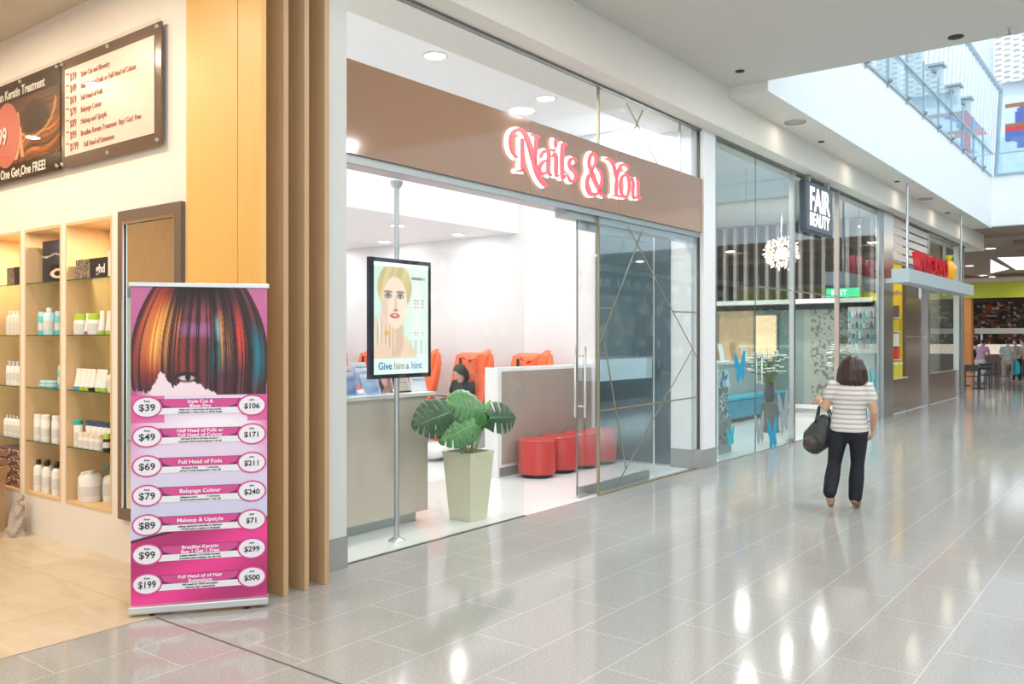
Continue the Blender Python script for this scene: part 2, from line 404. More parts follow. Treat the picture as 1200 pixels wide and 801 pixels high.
for a, b in strips:
    x0, z0 = onF(*a, 4.94); x1, z1 = onF(*b, 4.94); d = Vector((x1-x0, 0, z1-z0)).normalized(); n = Vector((-d.z, 0, d.x))*.009
    q = [Vector((x0, 4.938, z0))+n, Vector((x0, 4.938, z0))-n, Vector((x1, 4.938, z1))-n, Vector((x1, 4.938, z1))+n]
    f = [mb.bm.verts.new(p) for p in q]; g = [mb.bm.verts.new(p+Vector((0, -.003, 0))) for p in q]
    mb.bm.faces.new(f); mb.bm.faces.new(list(reversed(g)))
    for i in range(4): mb.bm.faces.new((f[i], g[i], g[(i+1) % 4], f[(i+1) % 4]))
o = mb.build('decorative_strips', bronze); o.parent = w4
# tan fascia
struct('wall_fascia', box(4.347, 6.68, 4.895, 5.0, 3.095, 3.80).box(6.684, 8.36, 4.895, 5.0, 3.095, 3.80).box(8.364, 10.55, 4.895, 5.0, 3.095, 3.80), fascia_m)
# smoked panel on the side wall
struct('wall_smoked_panel', box(10.375, 10.40, 5.30, 6.46, .03, 3.28), darkgloss)
# sliding glass door leaf with its fittings
d1 = struct('door_1', box(7.735, 9.45, 5.035, 5.047, .03, 2.98), glass)
def kid(name, mb, m, parent, smooth=False, label=None):
    o = mb.build(name, m, parent, smooth)
    if label: o['label'] = label
    return o
kid('bottom_rail', box(7.735, 9.30, 5.02, 5.06, .012, .11), steel, d1)
kid('top_rail', box(7.735, 9.30, 5.02, 5.06, 2.87, 2.96), steel, d1)
kid('edge_seal', box(7.728, 7.737, 5.033, 5.05, .03, 2.98), dsteel, d1)
kid('edge_seal', box(9.447, 9.456, 5.033, 5.05, .03, 2.98), chrome, d1)
h = MB()
for y in (4.985, 5.11): h.tube([(7.80, y, .87), (7.80, y, 1.62)], .013, 10)
for z in (.98, 1.52): h.tube([(7.80, 4.985, z), (7.80, 5.11, z)], .008, 8)
kid('door_handle', h, chrome, d1, True)

# ================================================================ NAIL SHOP: sign
pink = mat('sign_pink', (.85, .10, .13), .35, emit=.35, ecol=(1, .16, .18))
halo = mat('sign_halo', (1, .9, .88), .5, emit=1.5, ecol=(1, .86, .80))
sign = empty('shop_sign', (7.6, 4.89, 3.45), 0, 'pink illuminated lettering with white halo spelling Nails & You on the tan fascia', 'shop sign')
def zf(p):  # zoom drawing coordinates of the sign -> fascia plane
    return onF(585+p[0]/6.667, 140+p[1]/6.667, 4.85)
def smooth_path(P, n=6):
    out = []
    for i in range(len(P)-1):
        p0 = P[max(i-1, 0)]; p1 = P[i]; p2 = P[i+1]; p3 = P[min(i+2, len(P)-1)]
        for k in range(n):
            t = k/n; out.append(tuple(.5*((2*p1[a])+(-p0[a]+p2[a])*t+(2*p0[a]-5*p1[a]+4*p2[a]-p3[a])*t*t+(-p0[a]+3*p1[a]-3*p2[a]+p3[a])*t**3) for a in range(3)))
    out.append(tuple(P[-1])); return out
GL = {  # strokes: (x, y, width mm) in the drawing
 'N': [[(138,298,14),(108,262,26),(92,215,34),(88,165,36),(100,115,34),(130,84,30),(165,82,32),(200,110,44),(228,180,56),(252,260,60),(275,350,58),(300,430,50),(330,485,36),(362,518,22),(370,505,12)],
       [(180,150,30),(181,270,34),(180,400,34)], [(138,402,14),(180,398,26),(205,408,14)], [(286,140,30),(284,240,32),(276,350,26)], [(250,118,14),(285,132,26),(312,140,14)]],
 'a': [[(322,292,20),(340,258,24),(365,246,28),(386,262,36),(384,330,40),(382,405,36),(405,438,16)], [(380,318,20),(345,328,26),(318,362,34),(314,400,36),(335,425,30),(375,405,20)]],
 'i': [[(414,292,10),(432,268,28),(444,300,40),(443,380,40),(446,432,34),(462,440,12)], [(440,150,10),(441,172,34),(441,200,34),(440,216,10)]],
 'l': [[(524,212,16),(512,190,22),(494,205,34),(490,290,42),(490,380,40),(494,455,34),(520,435,12)]],
 's': [[(603,335,14),(585,306,24),(556,312,30),(545,345,34),(560,380,38),(590,412,38),(597,448,34),(580,482,28),(552,475,20),(536,440,10)]],
 '&': [[(822,600,16),(790,575,34),(760,510,50),(725,430,46),(702,350,36),(708,295,30),(730,265,28),(752,290,30),(750,340,26),(722,395,26),(692,455,36),(686,525,42),(708,575,42),(750,585,34),(785,545,28),(800,470,22),(794,420,18),(768,385,14)]],
 'Y': [[(832,305,14),(868,318,34),(890,350,40),(905,410,40),(916,480,38)], [(1010,392,14),(998,362,26),(962,352,26),(935,385,28),(918,450,30)], [(914,470,38),(912,590,38)], [(886,598,14),(914,592,24),(946,606,14)]],
 'o': [[(985,425,24),(955,455,30),(945,520,38),(958,585,32),(985,605,26),(1008,580,30),(1015,510,38),(1005,450,32),(985,425,24)]],
 'u': [[(1020,480,12),(1036,462,26),(1046,500,34),(1044,580,36),(1056,612,28),(1082,590,18)], [(1076,462,22),(1084,500,32),(1084,580,34),(1092,615,26),(1106,600,10)]],
}
def ribbon(P, y0, y1, grow=0, dx=0, dz=0):
    mb = MB(); bm = mb.bm
    for st in P:
        pts = smooth_path([zf(p[:2])+(p[2]*.001,) for p in st]); pts = [Vector((a+dx, w, b+dz)) for a, b, w in pts]
        L = []
        for i, p in enumerate(pts):
            a = pts[max(i-1, 0)]; b = pts[min(i+1, len(pts)-1)]; t = Vector((b.x-a.x, 0, b.z-a.z)).normalized(); n = Vector((-t.z, 0, t.x))*(p.y*.52+grow)
            q = Vector((p.x, 0, p.z))
            if grow and i in (0, len(pts)-1): q = q + t*grow*(1 if i else -1)
            L.append([bm.verts.new(Vector((k.x, y, k.z))) for k in (q+n, q-n) for y in (y0, y1)])
        for A, B in zip(L, L[1:]):
            bm.faces.new((A[0], A[2], B[2], B[0])); bm.faces.new((A[1], B[1], B[3], A[3])); bm.faces.new((A[0], B[0], B[1], A[1])); bm.faces.new((A[2], A[3], B[3], B[2]))
        bm.faces.new((L[0][0], L[0][1], L[0][3], L[0][2])); bm.faces.new((L[-1][0], L[-1][2], L[-1][3], L[-1][1]))
    return mb
for ch, P in GL.items():
    a = ribbon(P, 4.835, 4.862).build('letter', pink, sign); a.matrix_parent_inverse = sign.matrix_world.inverted()
    a.location = (-7.6, -4.89, -3.45)
    b = ribbon(P, 4.866, 4.888, .011, -.022, -.002).build('letter_halo', halo, a)

# ---- downlights
def disc_light(loc, r, label, group, rim=white_paint, cat='downlight', e=6):
    t = empty('downlight', loc, 0, label, cat, group)
    kid('trim_ring', MB().lathe([(r*1.25, .0), (r*1.25, -.006), (r, -.010), (r, .0)], 24), rim, t)
    kid('lens', MB().lathe([(r*.98, -.002), (r*.6, -.006)], 24), mat('lamp_lens%d' % e, (1, 1, .97), .4, emit=e), t)
    return t
for x in (4.9, 6.53, 8.5, 10.2):
    disc_light((x, 5.99, 4.60), .11, 'round white downlight of the high front ceiling, %s from the left' % {4.9: 'first', 6.53: 'second', 8.5: 'third', 10.2: 'last'}[x], 'front ceiling downlights', e=12)
for x in (5.2, 6.9, 8.6, 9.9):
    for y in (8.6, 10.2, 11.8):
        disc_light((x, y, 3.29), .10, 'small rear ceiling downlight, %s column, %s row from the front' % ({5.2: 'left', 6.9: 'second', 8.6: 'third', 9.9: 'right'}[x], {8.6: 'first', 10.2: 'middle', 11.8: 'back'}[y]), 'rear ceiling downlights', e=8)
for x, y in ((5.9, 9.0), (8.0, 9.6)):
    t = MB().lathe([(.14, 0), (.14, -.01), (.10, -.016), (.10, -.008), (.05, -.012)], 24).build('air_diffuser', mat('diffuser_grey', (.35, .35, .35), .6))
    t.location = (x, y, 3.29); tag(t, 'round grey air diffuser in the rear ceiling, the %s one' % ('left' if x < 7 else 'right'), 'air vent', 'rear ceiling diffusers')

# ---- reception counter
ct = empty('reception_counter', (5.1, 5.9, 0), 0, 'grey laminate reception counter with a white top behind the shop window', 'counter')
def P(name, mb, m, t, smooth=False, label=None):
    """part given in world coordinates under the (unrotated) empty t"""
    o = mb.build(name, m, t, smooth); o.location = -Vector(t.location)
    if label: o['label'] = label
    return o
P('front_panel', box(4.32, 5.95, 5.55, 5.58, .10, 1.17), lam, ct)
P('body', box(4.32, 5.95, 5.58, 6.25, .10, 1.17), lam, ct)
P('plinth', box(4.32, 5.86, 5.62, 6.18, .002, .10), alu, ct)
P('countertop', box(4.31, 6.03, 5.52, 6.30, 1.17, 1.205, bev=.004), mat('counter_white', (.80, .83, .80), .25), ct)
# things on the counter
acr = glassmat('acrylic', (.90, .94, 1), 1.2, haze=.25)
paper = mat('paper_white', (.82, .84, .88), .6)
def flyer(U, V):
    c = full(U, (.80, .86, .93)); c = lerp3(c, (.45, .62, .85), (vn2(U*5, V*6, 3) > .62)*.8); return lerp3(c, (.95, .95, .97), (V < .2)*1.)
paint = paintmat('printed', .45)
def leaflet_rack(x, rz, label):
    t = empty('leaflet_holder', (x, 5.64, 1.206), rz, label, 'leaflet holder'); t.scale = (.9, 1, 1) if x < 5.2 else (.72, 1, .9)
    for k in range(3):
        y = k*.06
        kid('pocket', MB().prism([(-.14, 0), (.14, 0), (.14, .16), (-.14, .16)], Matrix.Translation((0, y-.02, .01+k*.055)) @ Matrix.Rotation(R(72), 4, 'X'), .003), acr, t)
        painted('leaflet', .25, .20, 10, 8, flyer, Matrix.Translation((-.125, y+.0, .015+k*.055)) @ Matrix.Rotation(R(72), 4, 'X'), paint, t)
    kid('base', box(-.15, .15, -.06, .16, 0, .012), acr, t)
    return t
leaflet_rack(5.02, -.12, 'clear sloping leaflet holder with blue and white flyers at the left of the counter')
leaflet_rack(5.32, .0, 'clear leaflet holder with white cards beside the blue flyers on the counter')
t = empty('magazine_stand', (5.53, 5.66, 1.206), .05, 'brown and pink magazine on a small stand behind the poster pole', 'magazine')
painted('cover', .16, .22, 16, 20, lambda U, V: lerp3(lerp3(full(U, (.62, .45, .38)), (.15, .12, .16), (vn2(U*4, V*5, 2) > .55)*1.), (.85, .62, .6), ellm(U, V, .5, .45, .25, .25)),
        Matrix.Translation((-.08, 0, .005)) @ Matrix.Rotation(R(70), 4, 'X'), paint, t)
kid('stand', MB().prism([(-.085, 0), (.085, 0), (.085, .22), (-.085, .22)], Matrix.Translation((0, .005, 0)) @ Matrix.Rotation(R(70), 4, 'X'), .006), acr, t)
t = empty('framed_notice', (5.725, 5.64, 1.206), 0, 'small black framed notice leaning on the counter, right of the poster pole', 'frame')
kid('frame', MB().prism([(-.1, 0), (.1, 0), (.1, .21), (-.1, .21)], Matrix.Rotation(R(70), 4, 'X'), .008), black, t)
painted('notice', .17, .18, 12, 30, lambda U, V: lerp3(full(U, (.80, .76, .72)), (.35, .3, .3), ((np.sin(V*60) > .3) & (U > .15) & (U < .85))*.7),
        Matrix.Translation((-.085, -.006, .015)) @ Matrix.Rotation(R(70), 4, 'X'), paint, t)
t = empty('countertop_sign', (5.96, 5.66, 1.206), 0, 'white counter sign with blue print at the right end of the counter', 'sign')
kid('board', MB().prism([(-.12, 0), (.10, 0), (.06, .30), (-.12, .30)], Matrix.Rotation(R(80), 4, 'X'), .006), paper, t)
tm = Matrix.Translation((-.10, -.006, .10)) @ Matrix.Rotation(R(80), 4, 'X')
texts([('MANICURE', .032, tm), ('NAILS', .04, Matrix.Translation((-.09, -.0, .20)) @ Matrix.Rotation(R(80), 4, 'X'))], mat('print_blue', (.2, .35, .6), .5), t, 'lettering')

# ---- poster display on a floor to ceiling pole
ps = empty('poster_display', (5.185, 5.195, 0), 0, 'black framed poster of a blonde woman on a tall steel pole behind the glass', 'display')
kid('pole', MB().lathe([(.022, 0), (.022, 3.03)], 16), steel, ps, True)
kid('floor_flange', MB().lathe([(.07, .001), (.07, .008), (.05, .02), (.028, .03), (.028, .06)], 24), steel, ps, True)
kid('top_flange', MB().lathe([(.028, 2.97), (.05, 3.0), (.055, 3.03)], 24), steel, ps, True)
sx0, sx1, sz0, sz1 = -.375, .345, 1.375-.0, 2.365
fr = kid('frame', box(sx0, sx1, -.075, -.035, sz0, sz1, bev=.004), black, ps)
def portrait(U, V):
    c = full(U, (.80, .88, .84))
    c = lerp3(c, (.93, .96, .93), np.clip(1-((U-.8)/.3)**2, 0, 1)*.5)
    # shoulders, neck
    sk = (.90, .80, .70)
    c = lerp3(c, sk, ellm(U, V, .46, 1.02, .36, .36, .12)); c = lerp3(c, (.85, .73, .65), ellm(U, V, .40, .66, .13, .20, .2))
    # hair
    hair = ellm(U, V, .37, .22, .31, .22, .08); st = .88+.12*vn(U*26+V*14+2*vn2(U*4, V*4, 4), 4)
    c = np.where((hair > 0)[..., None], c*(1-hair[..., None])+hair[..., None]*(np.array((.86, .78, .58))*st[..., None]), c)
    # face
    c = lerp3(c, (.93, .84, .77), ellm(U, V, .37, .36, .225, .235, .1)); c = lerp3(c, (.84, .70, .63), ellm(U, V, .19, .42, .06, .12, .9)*.6)
    for ex in (.25, .47):
        c = lerp3(c, (.55, .42, .36), ellm(U, V, ex, .262-.0, .075, .012, .6)*.8); c = lerp3(c, (.42, .36, .36), ellm(U, V, ex, .298, .06, .022, .6))
        c = lerp3(c, (.88, .88, .88), ellm(U, V, ex, .302, .04, .012, .5)); c = lerp3(c, (.16, .22, .28), ellm(U, V, ex, .30, .016, .014, .5))
    c = lerp3(c, (.80, .66, .58), ellm(U, V, .385, .38, .018, .07, .9)*.6); c = lerp3(c, (.62, .42, .40), ellm(U, V, .385, .425, .04, .012, .8)*.7)
    c = lerp3(c, (.80, .32, .42), ellm(U, V, .37, .475, .085, .022, .4)); c = lerp3(c, (.95, .9, .9), ellm(U, V, .37, .472, .045, .005, .6))
    # hand raised to the cheek
    for fx, fy, tx, ty in ((.10, .80, .14, .47), (.17, .80, .20, .53), (.24, .80, .27, .58), (.30, .82, .34, .63), (.03, .8, .02, .52)):
        for k in np.linspace(0, 1, 14):
            x = fx+(tx-fx)*k+.03*math.sin(k*3); y = fy+(ty-fy)*k
            c = lerp3(c, (.90-.12*(k < .1), .79, .70), ellm(U, V, x, y, .036, .03, .35))
        c = lerp3(c, (.60, .45, .40), ellm(U, V, fx+.036, (fy+ty)/2, .006, .13, .8)*.7)
    c = lerp3(c, (.90, .78, .69), ellm(U, V, .15, .86, .18, .14, .2)); c = lerp3(c, (.82, .68, .25), ellm(U, V, .22, .63, .04, .02, .5))
    # print at the right
    c = lerp3(c, (.45, .48, .50), ((np.abs(V-.13) < .012) & (U > .68) & (U < .93) & (vn(U*40, 2) > .4))*.8)
    for v0, w in ((.33, .011), (.36, .006), (.39, .006), (.63, .006), (.65, .006)): c = lerp3(c, (.75, .55, .58), ((np.abs(V-v0) < w) & (U > .64) & (U < .95) & (vn(U*50, 5) > .35))*.7)
    c = lerp3(c, (.62, .76, .74), ((V > .69) & (V < .82) & (U > .66) & (U < .95) & (np.sin(U*60) > 0))*.6)
    c = lerp3(c, (.86, .94, .93), (V > .86)*1.); c = lerp3(c, (.97, .98, 1.), (V < .035)*1.)
    return c
painted('poster', .64, .92, 110, 160, portrait, MF(sx0+.04, sz0+.035, -.078), paintmat('backlit_print', .3, .32), fr)
for s_, x_, cc in (('Give', .045, (.10, .20, .40)), ('him', .225, (.55, .45, .25)), ('a', .365, (.55, .20, .35)), ('hint', .43, (.25, .42, .62))):
    text(s_, .085, MF(sx0+.04+x_, sz0+.075, -.080), mat('poster_ink_'+s_, cc, .5), fr, 'lettering', bold=.001)

# ---- potted monstera in the window
pot_m = mat('planter_cream', (.66, .64, .46), .35)
pl = empty('potted_plant', (6.22, 5.28, 0), 0, 'potted monstera with large split leaves in a tall cream planter in the shop window', 'plant')
mb = MB(); 
def sqring(bm, h_, z): return [bm.verts.new((sx*h_, sy*h_, z)) for sx, sy in ((-1, -1), (1, -1), (1, 1), (-1, 1))]
rr = [sqring(mb.bm, a, z) for a, z in ((.125, .002), (.17, .60), (.175, .635), (.175, .645), (.158, .645), (.155, .56))]
for a, b in zip(rr, rr[1:]):
    for i in range(4): mb.bm.faces.new((a[i], a[(i+1) % 4], b[(i+1) % 4], b[i]))
mb.bm.faces.new(list(reversed(rr[0]))); mb.bm.faces.new(rr[-1])
kid('planter', mb, pot_m, pl)
kid('soil', box(-.153, .153, -.153, .153, .58, .60), mat('soil', (.04, .03, .02), .9, noise=.5, nscale=60), pl)
def leafmat(name, a):
    return mat(name, a, .32, noise=.35, nscale=9, spec=.6)
def leaf(base, tip, nrm, width, m, parent, slits=6, name='leaf', droop=.05):
    base = Vector(base); tip = Vector(tip); ax = tip-base; L = ax.length; ax.normalize(); n = Vector(nrm); n = (n-ax*n.dot(ax)).normalized(); s = ax.cross(n)
    mb = MB(); bm = mb.bm; N = 66; K = 6
    for sgn in (1, -1):
        prev = None
        for i in range(N+1):
            t = i/N
            w = width*.5*(max(0, math.sin(PI*min(1, (t*.93+.07)**.72)))**.75)
            ph = (t*slits+.15*sgn) % 1
            cut = slits and .14 < t < .93 and ph < .17
            row = []
            for k in range(K+1):
                f = k/K
                if cut and k > 2: f = 2/K + (f-2/K)*.02
                x = t*L + f*w*.35 - (L*.22*math.sin(PI*f/2)*(1-t)**3) ; y = f*w*sgn
                z = -droop*(t*t)*1.2 - (f**2)*width*.10 + .006*math.sin(t*slits*2*PI)*f
                row.append(bm.verts.new(base+ax*x+s*y+n*z))
            if prev:
                for k in range(K):
                    try: bm.faces.new((prev[k], row[k], row[k+1], prev[k+1]))
                    except ValueError: pass
            prev = row
    bmesh.ops.remove_doubles(bm, verts=bm.verts, dist=.0004)
    o = mb.build(name, m, parent, True)
    sm = o.modifiers.new('thick', 'SOLIDIFY'); sm.thickness = .0015
    mb2 = MB().tube([base+ax*(L*q)+n*(-droop*q*q*1.2+.001) for q in (0, .3, .6, .9)], [.004, .003, .002, .001], 6)
    kid('midrib', mb2, mat('leaf_rib', (.30, .45, .20), .5), o, True)
    return o
def LP(u, v, Y=5.28):  # place in the plant's own frame
    x, z = onF(u, v, Y); return Vector((x-6.22, Y-5.28, z))
gd = leafmat('leaf_dark', (.022, .085, .022)); gm = leafmat('leaf_mid', (.045, .20, .03)); gb = leafmat('leaf_bright', (.10, .34, .04)); gp = leafmat('leaf_pale', (.28, .44, .40))
LV = [((527, 483), (491, 497), 5.20, .36, gd, (-.3, -1, .25), 7), ((566, 482), (528, 470), 5.18, .36, gm, (-.2, -1, .5), 8), ((556, 497), (521, 514), 5.12, .30, gm, (-.2, -1, .5), 6),
      ((566, 478), (537, 458), 5.36, .26, gp, (0, -1, .6), 6), ((575, 489), (611, 487), 5.24, .33, gd, (.2, -1, .3), 6), ((558, 500), (581, 468), 5.25, .12, gb, (.2, -1, .3), 0),
      ((545, 505), (549, 532), 5.14, .20, gm, (.1, -1, .5), 5), ((568, 500), (560, 470), 5.30, .24, gm, (-.3, -1, .3), 0), ((546, 480), (520, 488), 5.34, .26, gd, (-.2, -1, .5), 6),
      ((560, 505), (566, 524), 5.16, .13, gb, (.2, -1, .4), 0)]
for (b_, t_, Y_, w_, m_, n_, sl) in LV:
    b = LP(*b_, Y_); tt = LP(*t_, Y_); o = leaf(b, tt, n_, w_, m_, pl, sl)
    root = Vector((b.x*.25+random.uniform(-.03, .03), b.y*.25+.0, .59))
    kid('stem', MB().tube([root, root.lerp(b, .5)+Vector((0, 0, .06)), b], [.007, .006, .004], 8), mat('stem_green', (.22, .30, .10), .5), pl, True)
for k in range(5):
    a = k*1.3; kid('stem', MB().tube([(.03*math.cos(a), .03*math.sin(a), .59), (.05*math.cos(a), .05*math.sin(a), .75)], [.006, .004], 8), mat('stem_brown', (.28, .20, .09), .6), pl, True)

# ---- low partition
pt = empty('partition_wall', (9.3, 6.6, 0), 0, 'low white edged partition with a taupe panel behind the red stools', 'partition')
P('body', box(8.24, 10.37, 6.53, 6.70, .12, 1.345), shop_white, pt)
P('taupe_panel', box(8.32, 10.37, 6.520, 6.53, .16, 1.30), taupe, pt)
P('edge_post', box(8.22, 8.26, 6.515, 6.71, .001, 1.35), shop_white, pt)
P('plinth', box(8.26, 10.37, 6.56, 6.68, .001, .12), plinth, pt)
# ---- red stools
redv = mat('red_vinyl', (.50, .05, .045), .3, noise=.06)
labs = ['red drum stool, nearest the shop entrance of the row', 'red drum stool, second from the left in front of the taupe partition',
        'red drum stool, third in the row and seen past the glass door', 'red drum stool, last in the row beside the smoked panel']
for x, lb in zip((8.66, 9.16, 9.65, 10.135), labs):
    t = empty('round_stool', (x, 6.24, 0), 0, lb, 'stool', 'red drum stools')
    kid('upholstery', MB().lathe([(.225, .045), (.235, .055), (.235, .43), (.228, .445)], 40), redv, t, True)
    kid('seat_pad', MB().lathe([(.236, .442), (.238, .452), (.225, .466), (.12, .472), (.01, .473)], 40), redv, t, True)
    kid('base', MB().lathe([(.19, .002), (.19, .045)], 32), black, t, True)

# ---- pedicure chairs
orv = mat('orange_vinyl', (.90, .16, .055), .35, noise=.08, nscale=3, bump=.3)
whp = mat('gloss_white', (.82, .82, .84), .2)
def pedi(y, lb, first=None):
    if first: return copy_tree(first, (9.62, y, 0), lb)
    t = empty('pedicure_chair', (9.62, y, 0), PI, lb, 'chair', 'orange pedicure chairs')
    mb = MB()    # backrest: local +X is forward; leans back
    prof = [(-.02, .62, .30, .10), (-.10, .85, .34, .11), (-.17, 1.10, .36, .11), (-.23, 1.32, .35, .11), (-.27, 1.46, .31, .09), (-.29, 1.50, .27, .04)]
    rings = []
    for x, z, hw, th in prof:
        rg = []
        for k in range(24):
            a = 2*PI*k/24; ca, sa = math.cos(a), math.sin(a)
            rg.append(mb.bm.verts.new((x+th*math.copysign(abs(ca)**.6, ca)*.9-.02*math.cos(2*a), hw*math.copysign(abs(sa)**.35, sa), z)))
        rings.append(rg)
    for a, b in zip(rings, rings[1:]):
        for i in range(24): mb.bm.faces.new((a[i], a[(i+1) % 24], b[(i+1) % 24], b[i]))
    mb.bm.faces.new(list(reversed(rings[0]))); mb.bm.faces.new(rings[-1])
    br = kid('backrest', mb, orv, t, True)
    kid('draped_cover', MB().tube([(-.13, .16, .98), (-.12, .20, 1.25), (-.17, .21, 1.46), (-.30, .22, 1.53)], [.05, .06, .06, .03], 10, side=(1, 0, 0), flat=(.6, 1.5)).tube([(-.13, -.24, .80), (-.12, -.26, 1.2), (-.19, -.26, 1.45)], [.05, .06, .05], 10, side=(1, 0, 0), flat=(.6, 1.3)).tube([(-.10, -.1, 1.43), (-.11, 0, 1.38), (-.10, .12, 1.42)], .028, 8), orv, t, True)
    kid('seat', box(-.05, .42, -.27, .27, .46, .60, bev=.04), orv, t, True)
    for s in (1, -1): kid('armrest', box(-.15, .36, s*.34-.055, s*.34+.055, .52, .74, bev=.03), mat('arm_black', (.05, .05, .055), .35), t, True)
    kid('chair_base', box(-.28, .40, -.30, .30, .003, .46, bev=.03), whp, t, True)
    kid('foot_bath', MB().tube([(.40, 0, .16), (.75, 0, .14)], [.27, .25], 20, side=(0, 1, 0), flat=(1, .5)), whp, t, True)
    kid('foot_rest', box(.45, .66, -.10, .10, .28, .36, bev=.03), orv, t, True)
    kid('control_panel', box(-.115, -.10, -.19, -.155, 1.16, 1.42), black, t)
    return t
first = pedi(7.17, 'orange pedicure chair rising above the partition, nearest the smoked panel')
for y, lb in ((8.24, 'orange pedicure chair with a woman in black seated in it'), (9.28, 'orange pedicure chair to the left of the seated woman'),
              (10.35, 'orange pedicure chair mostly hidden behind the poster display'), (11.42, 'farthest orange pedicure chair, above the leaflets at the counter end')):
    pedi(y, lb, first)

# ================================================================ HAIR SALON: banner
A0 = Vector((2.775, 5.075, 0)); A1 = Vector((3.425, 4.585, 0)); bd = (A1-A0); bw = bd.length; brz = math.atan2(bd.y, bd.x)
bn = empty('roll_up_banner', A0, brz, 'roll-up banner with colourful bob haircut and pink price list, before the timber fins', 'banner')
# local frame: x along the width, -y towards the viewer
BH = 2.05
kid('base', box(-.005, bw+.005, -.05, .05, .018, .065, bev=.008), mat('banner_alu', (.62, .64, .64), .35, .7), bn)
for x in (.13, bw-.13): kid('foot', MB().lathe([(.016, .001), (.016, .012), (.009, .018)], 14, (x, -.03, 0)).lathe([(.016, .001), (.016, .012), (.009, .018)], 14, (x, .03, 0)), black, bn)
kid('top_rail', box(-.008, bw+.008, -.014, .014, BH-.028, BH, bev=.004), mat('banner_alu', (.62, .64, .64), .35, .7), bn)
kid('support_pole', MB().tube([(bw/2, .03, .05), (bw/2, .03, BH-.02)], .011, 10), alu, bn, True)
SH0, SH1 = .062, BH-.026; SHh = SH1-SH0
def hairprint(U, V):
    pk = full(U, (.76, .42, .60)); pk = lerp3(pk, (.62, .26, .46), np.clip((V-.05)*6, 0, 1)*.4)
    c = pk
    # face below the fringe
    c = lerp3(c, (.93, .85, .88), ((V > .20) & (V < .36))*ellm(U, V, .42, .27, .40, .12, .25))
    hw = .47*np.sin(np.clip((V+.10)/.42, 0, 1)*PI*.62)**.55+.04
    low = .318+.012*np.sin(U*9)-.065*np.exp(-((U-.22)/.06)**2)-.045*np.exp(-((U-.40)/.06)**2)+.03*np.clip((U-.5)*8, 0, 1)
    s = (U-.5)/np.maximum(hw, .05); inside = (np.abs(s) < 1) & (V < low+.012*vn(s*60, 3))
    sx = s*(1+.15*V*np.sign(s))
    st = .40*vn(sx*22+1.6*vn(V*5, 2), 1)+.30*vn(sx*62+2.2*vn(V*6+s*2, 4), 9)+.30*vn(sx*120+3*vn(V*4-s*3, 6), 3)
    cl = np.ones(U.shape+(3,))*np.array((.24, .13, .15)); cl = cl*(.55+1.5*st[..., None]**1.3)
    band = lambda a, b: np.clip(1-((s-a)/b)**2, 0, 1)
    vm = lambda a, b: np.clip(1-((V-a)/b)**2, 0, 1)
    cl = lerp3(cl, (.80, .26, .16), band(-.72, .28)*vm(.13, .20)*(st > .35)); cl = lerp3(cl, (.98, .80, .36), band(-.62, .30)*vm(.15, .13)*np.clip(st*2.0-.45, 0, 1))
    cl = lerp3(cl, (.92, .52, .20), band(-.38, .12)*vm(.15, .10)*(st > .5)); cl = lerp3(cl, (.55, .20, .18), band(-.2, .30)*vm(.22, .10)*(st > .45)*.8)
    cl = lerp3(cl, (.62, .30, .34), band(.05, .35)*vm(.10, .10)*(st > .5)*.8); cl = lerp3(cl, (.66, .42, .70), band(-.05, .4)*vm(.135, .03)*(st > .4)*.7)
    cl = lerp3(cl, (.95, .72, .35), band(.38, .14)*vm(.17, .11)*np.clip(st*2.2-.8, 0, 1)); cl = lerp3(cl, (.80, .25, .20), band(.60, .12)*vm(.15, .12)*(st > .45))
    cl = lerp3(cl, (.10, .38, .42), band(.22, .10)*vm(.22, .09)*(st > .35)*.9); cl = lerp3(cl, (.12, .45, .52), band(.85, .13)*vm(.22, .12)*(st > .3)*.9)
    cl = lerp3(cl, (.45, .75, .78), band(.26, .05)*vm(.13, .05)*.8); cl = cl*(.72+.5*st[..., None]); cl = cl*(1-.72*np.clip(1-V/.085, 0, 1)*np.clip(1-(np.abs(s+.0)/.75)**2, 0, 1))[..., None]
    c = np.where(inside[..., None], cl, c)
    # eye in the gap of the fringe
    e = ellm(U, V, .40, .286, .085, .016, .4); c = lerp3(c, (.16, .08, .10), e); c = lerp3(c, (.85, .80, .82), ellm(U, V, .40, .289, .058, .008, .5)); c = lerp3(c, (.08, .05, .06), ellm(U, V, .41, .287, .02, .010, .4))
    # ground behind the price rows
    g = lerp3(full(U, (.90, .82, .90)), (.80, .80, .90), np.clip((V-.45)*4, 0, 1)); g = lerp3(g, (.96, .94, .97), ellm(U, V, .6, .44, .3, .03, .8)*.8)
    side = np.clip(1-np.minimum(U, 1-U)/.12, 0, 1); g = lerp3(g, (.84, .45, .66), side*np.clip((.62-V)*5, 0, 1)*.9)
    g = lerp3(g, (.45, .18, .28), ((V > .362) & (V < .372) & (U > .03) & (U < .27))*1.); g = lerp3(g, (.86, .30, .58), ((V < .43) & ((U < .24) | (U > .85)))*.75)
    c = np.where((V > .345)[..., None], g, c)
    edge = .80-.055*np.sin(U*1.75); ke = np.clip((V-edge)/.004+.5, 0, 1)[..., None]; c = c*(1-ke)+ke*np.array((.80, .22, .50))*(1+.15*np.sin(U*5+V*20))[..., None]
    c = lerp3(c, (.22, .06, .16), np.clip(1.6-np.abs(V-edge)/.0035, 0, 1))
    return c
sheet = painted('printed_sheet', bw-.01, SHh, 190, 330, hairprint, MF(.005, SH0, -.006), paintmat('banner_print', .5), bn)
sb = box(.005, bw-.005, -.0045, -.003, SH0, SH1).build('sheet_backing', mat('banner_back', (.6, .6, .6), .7), sheet)
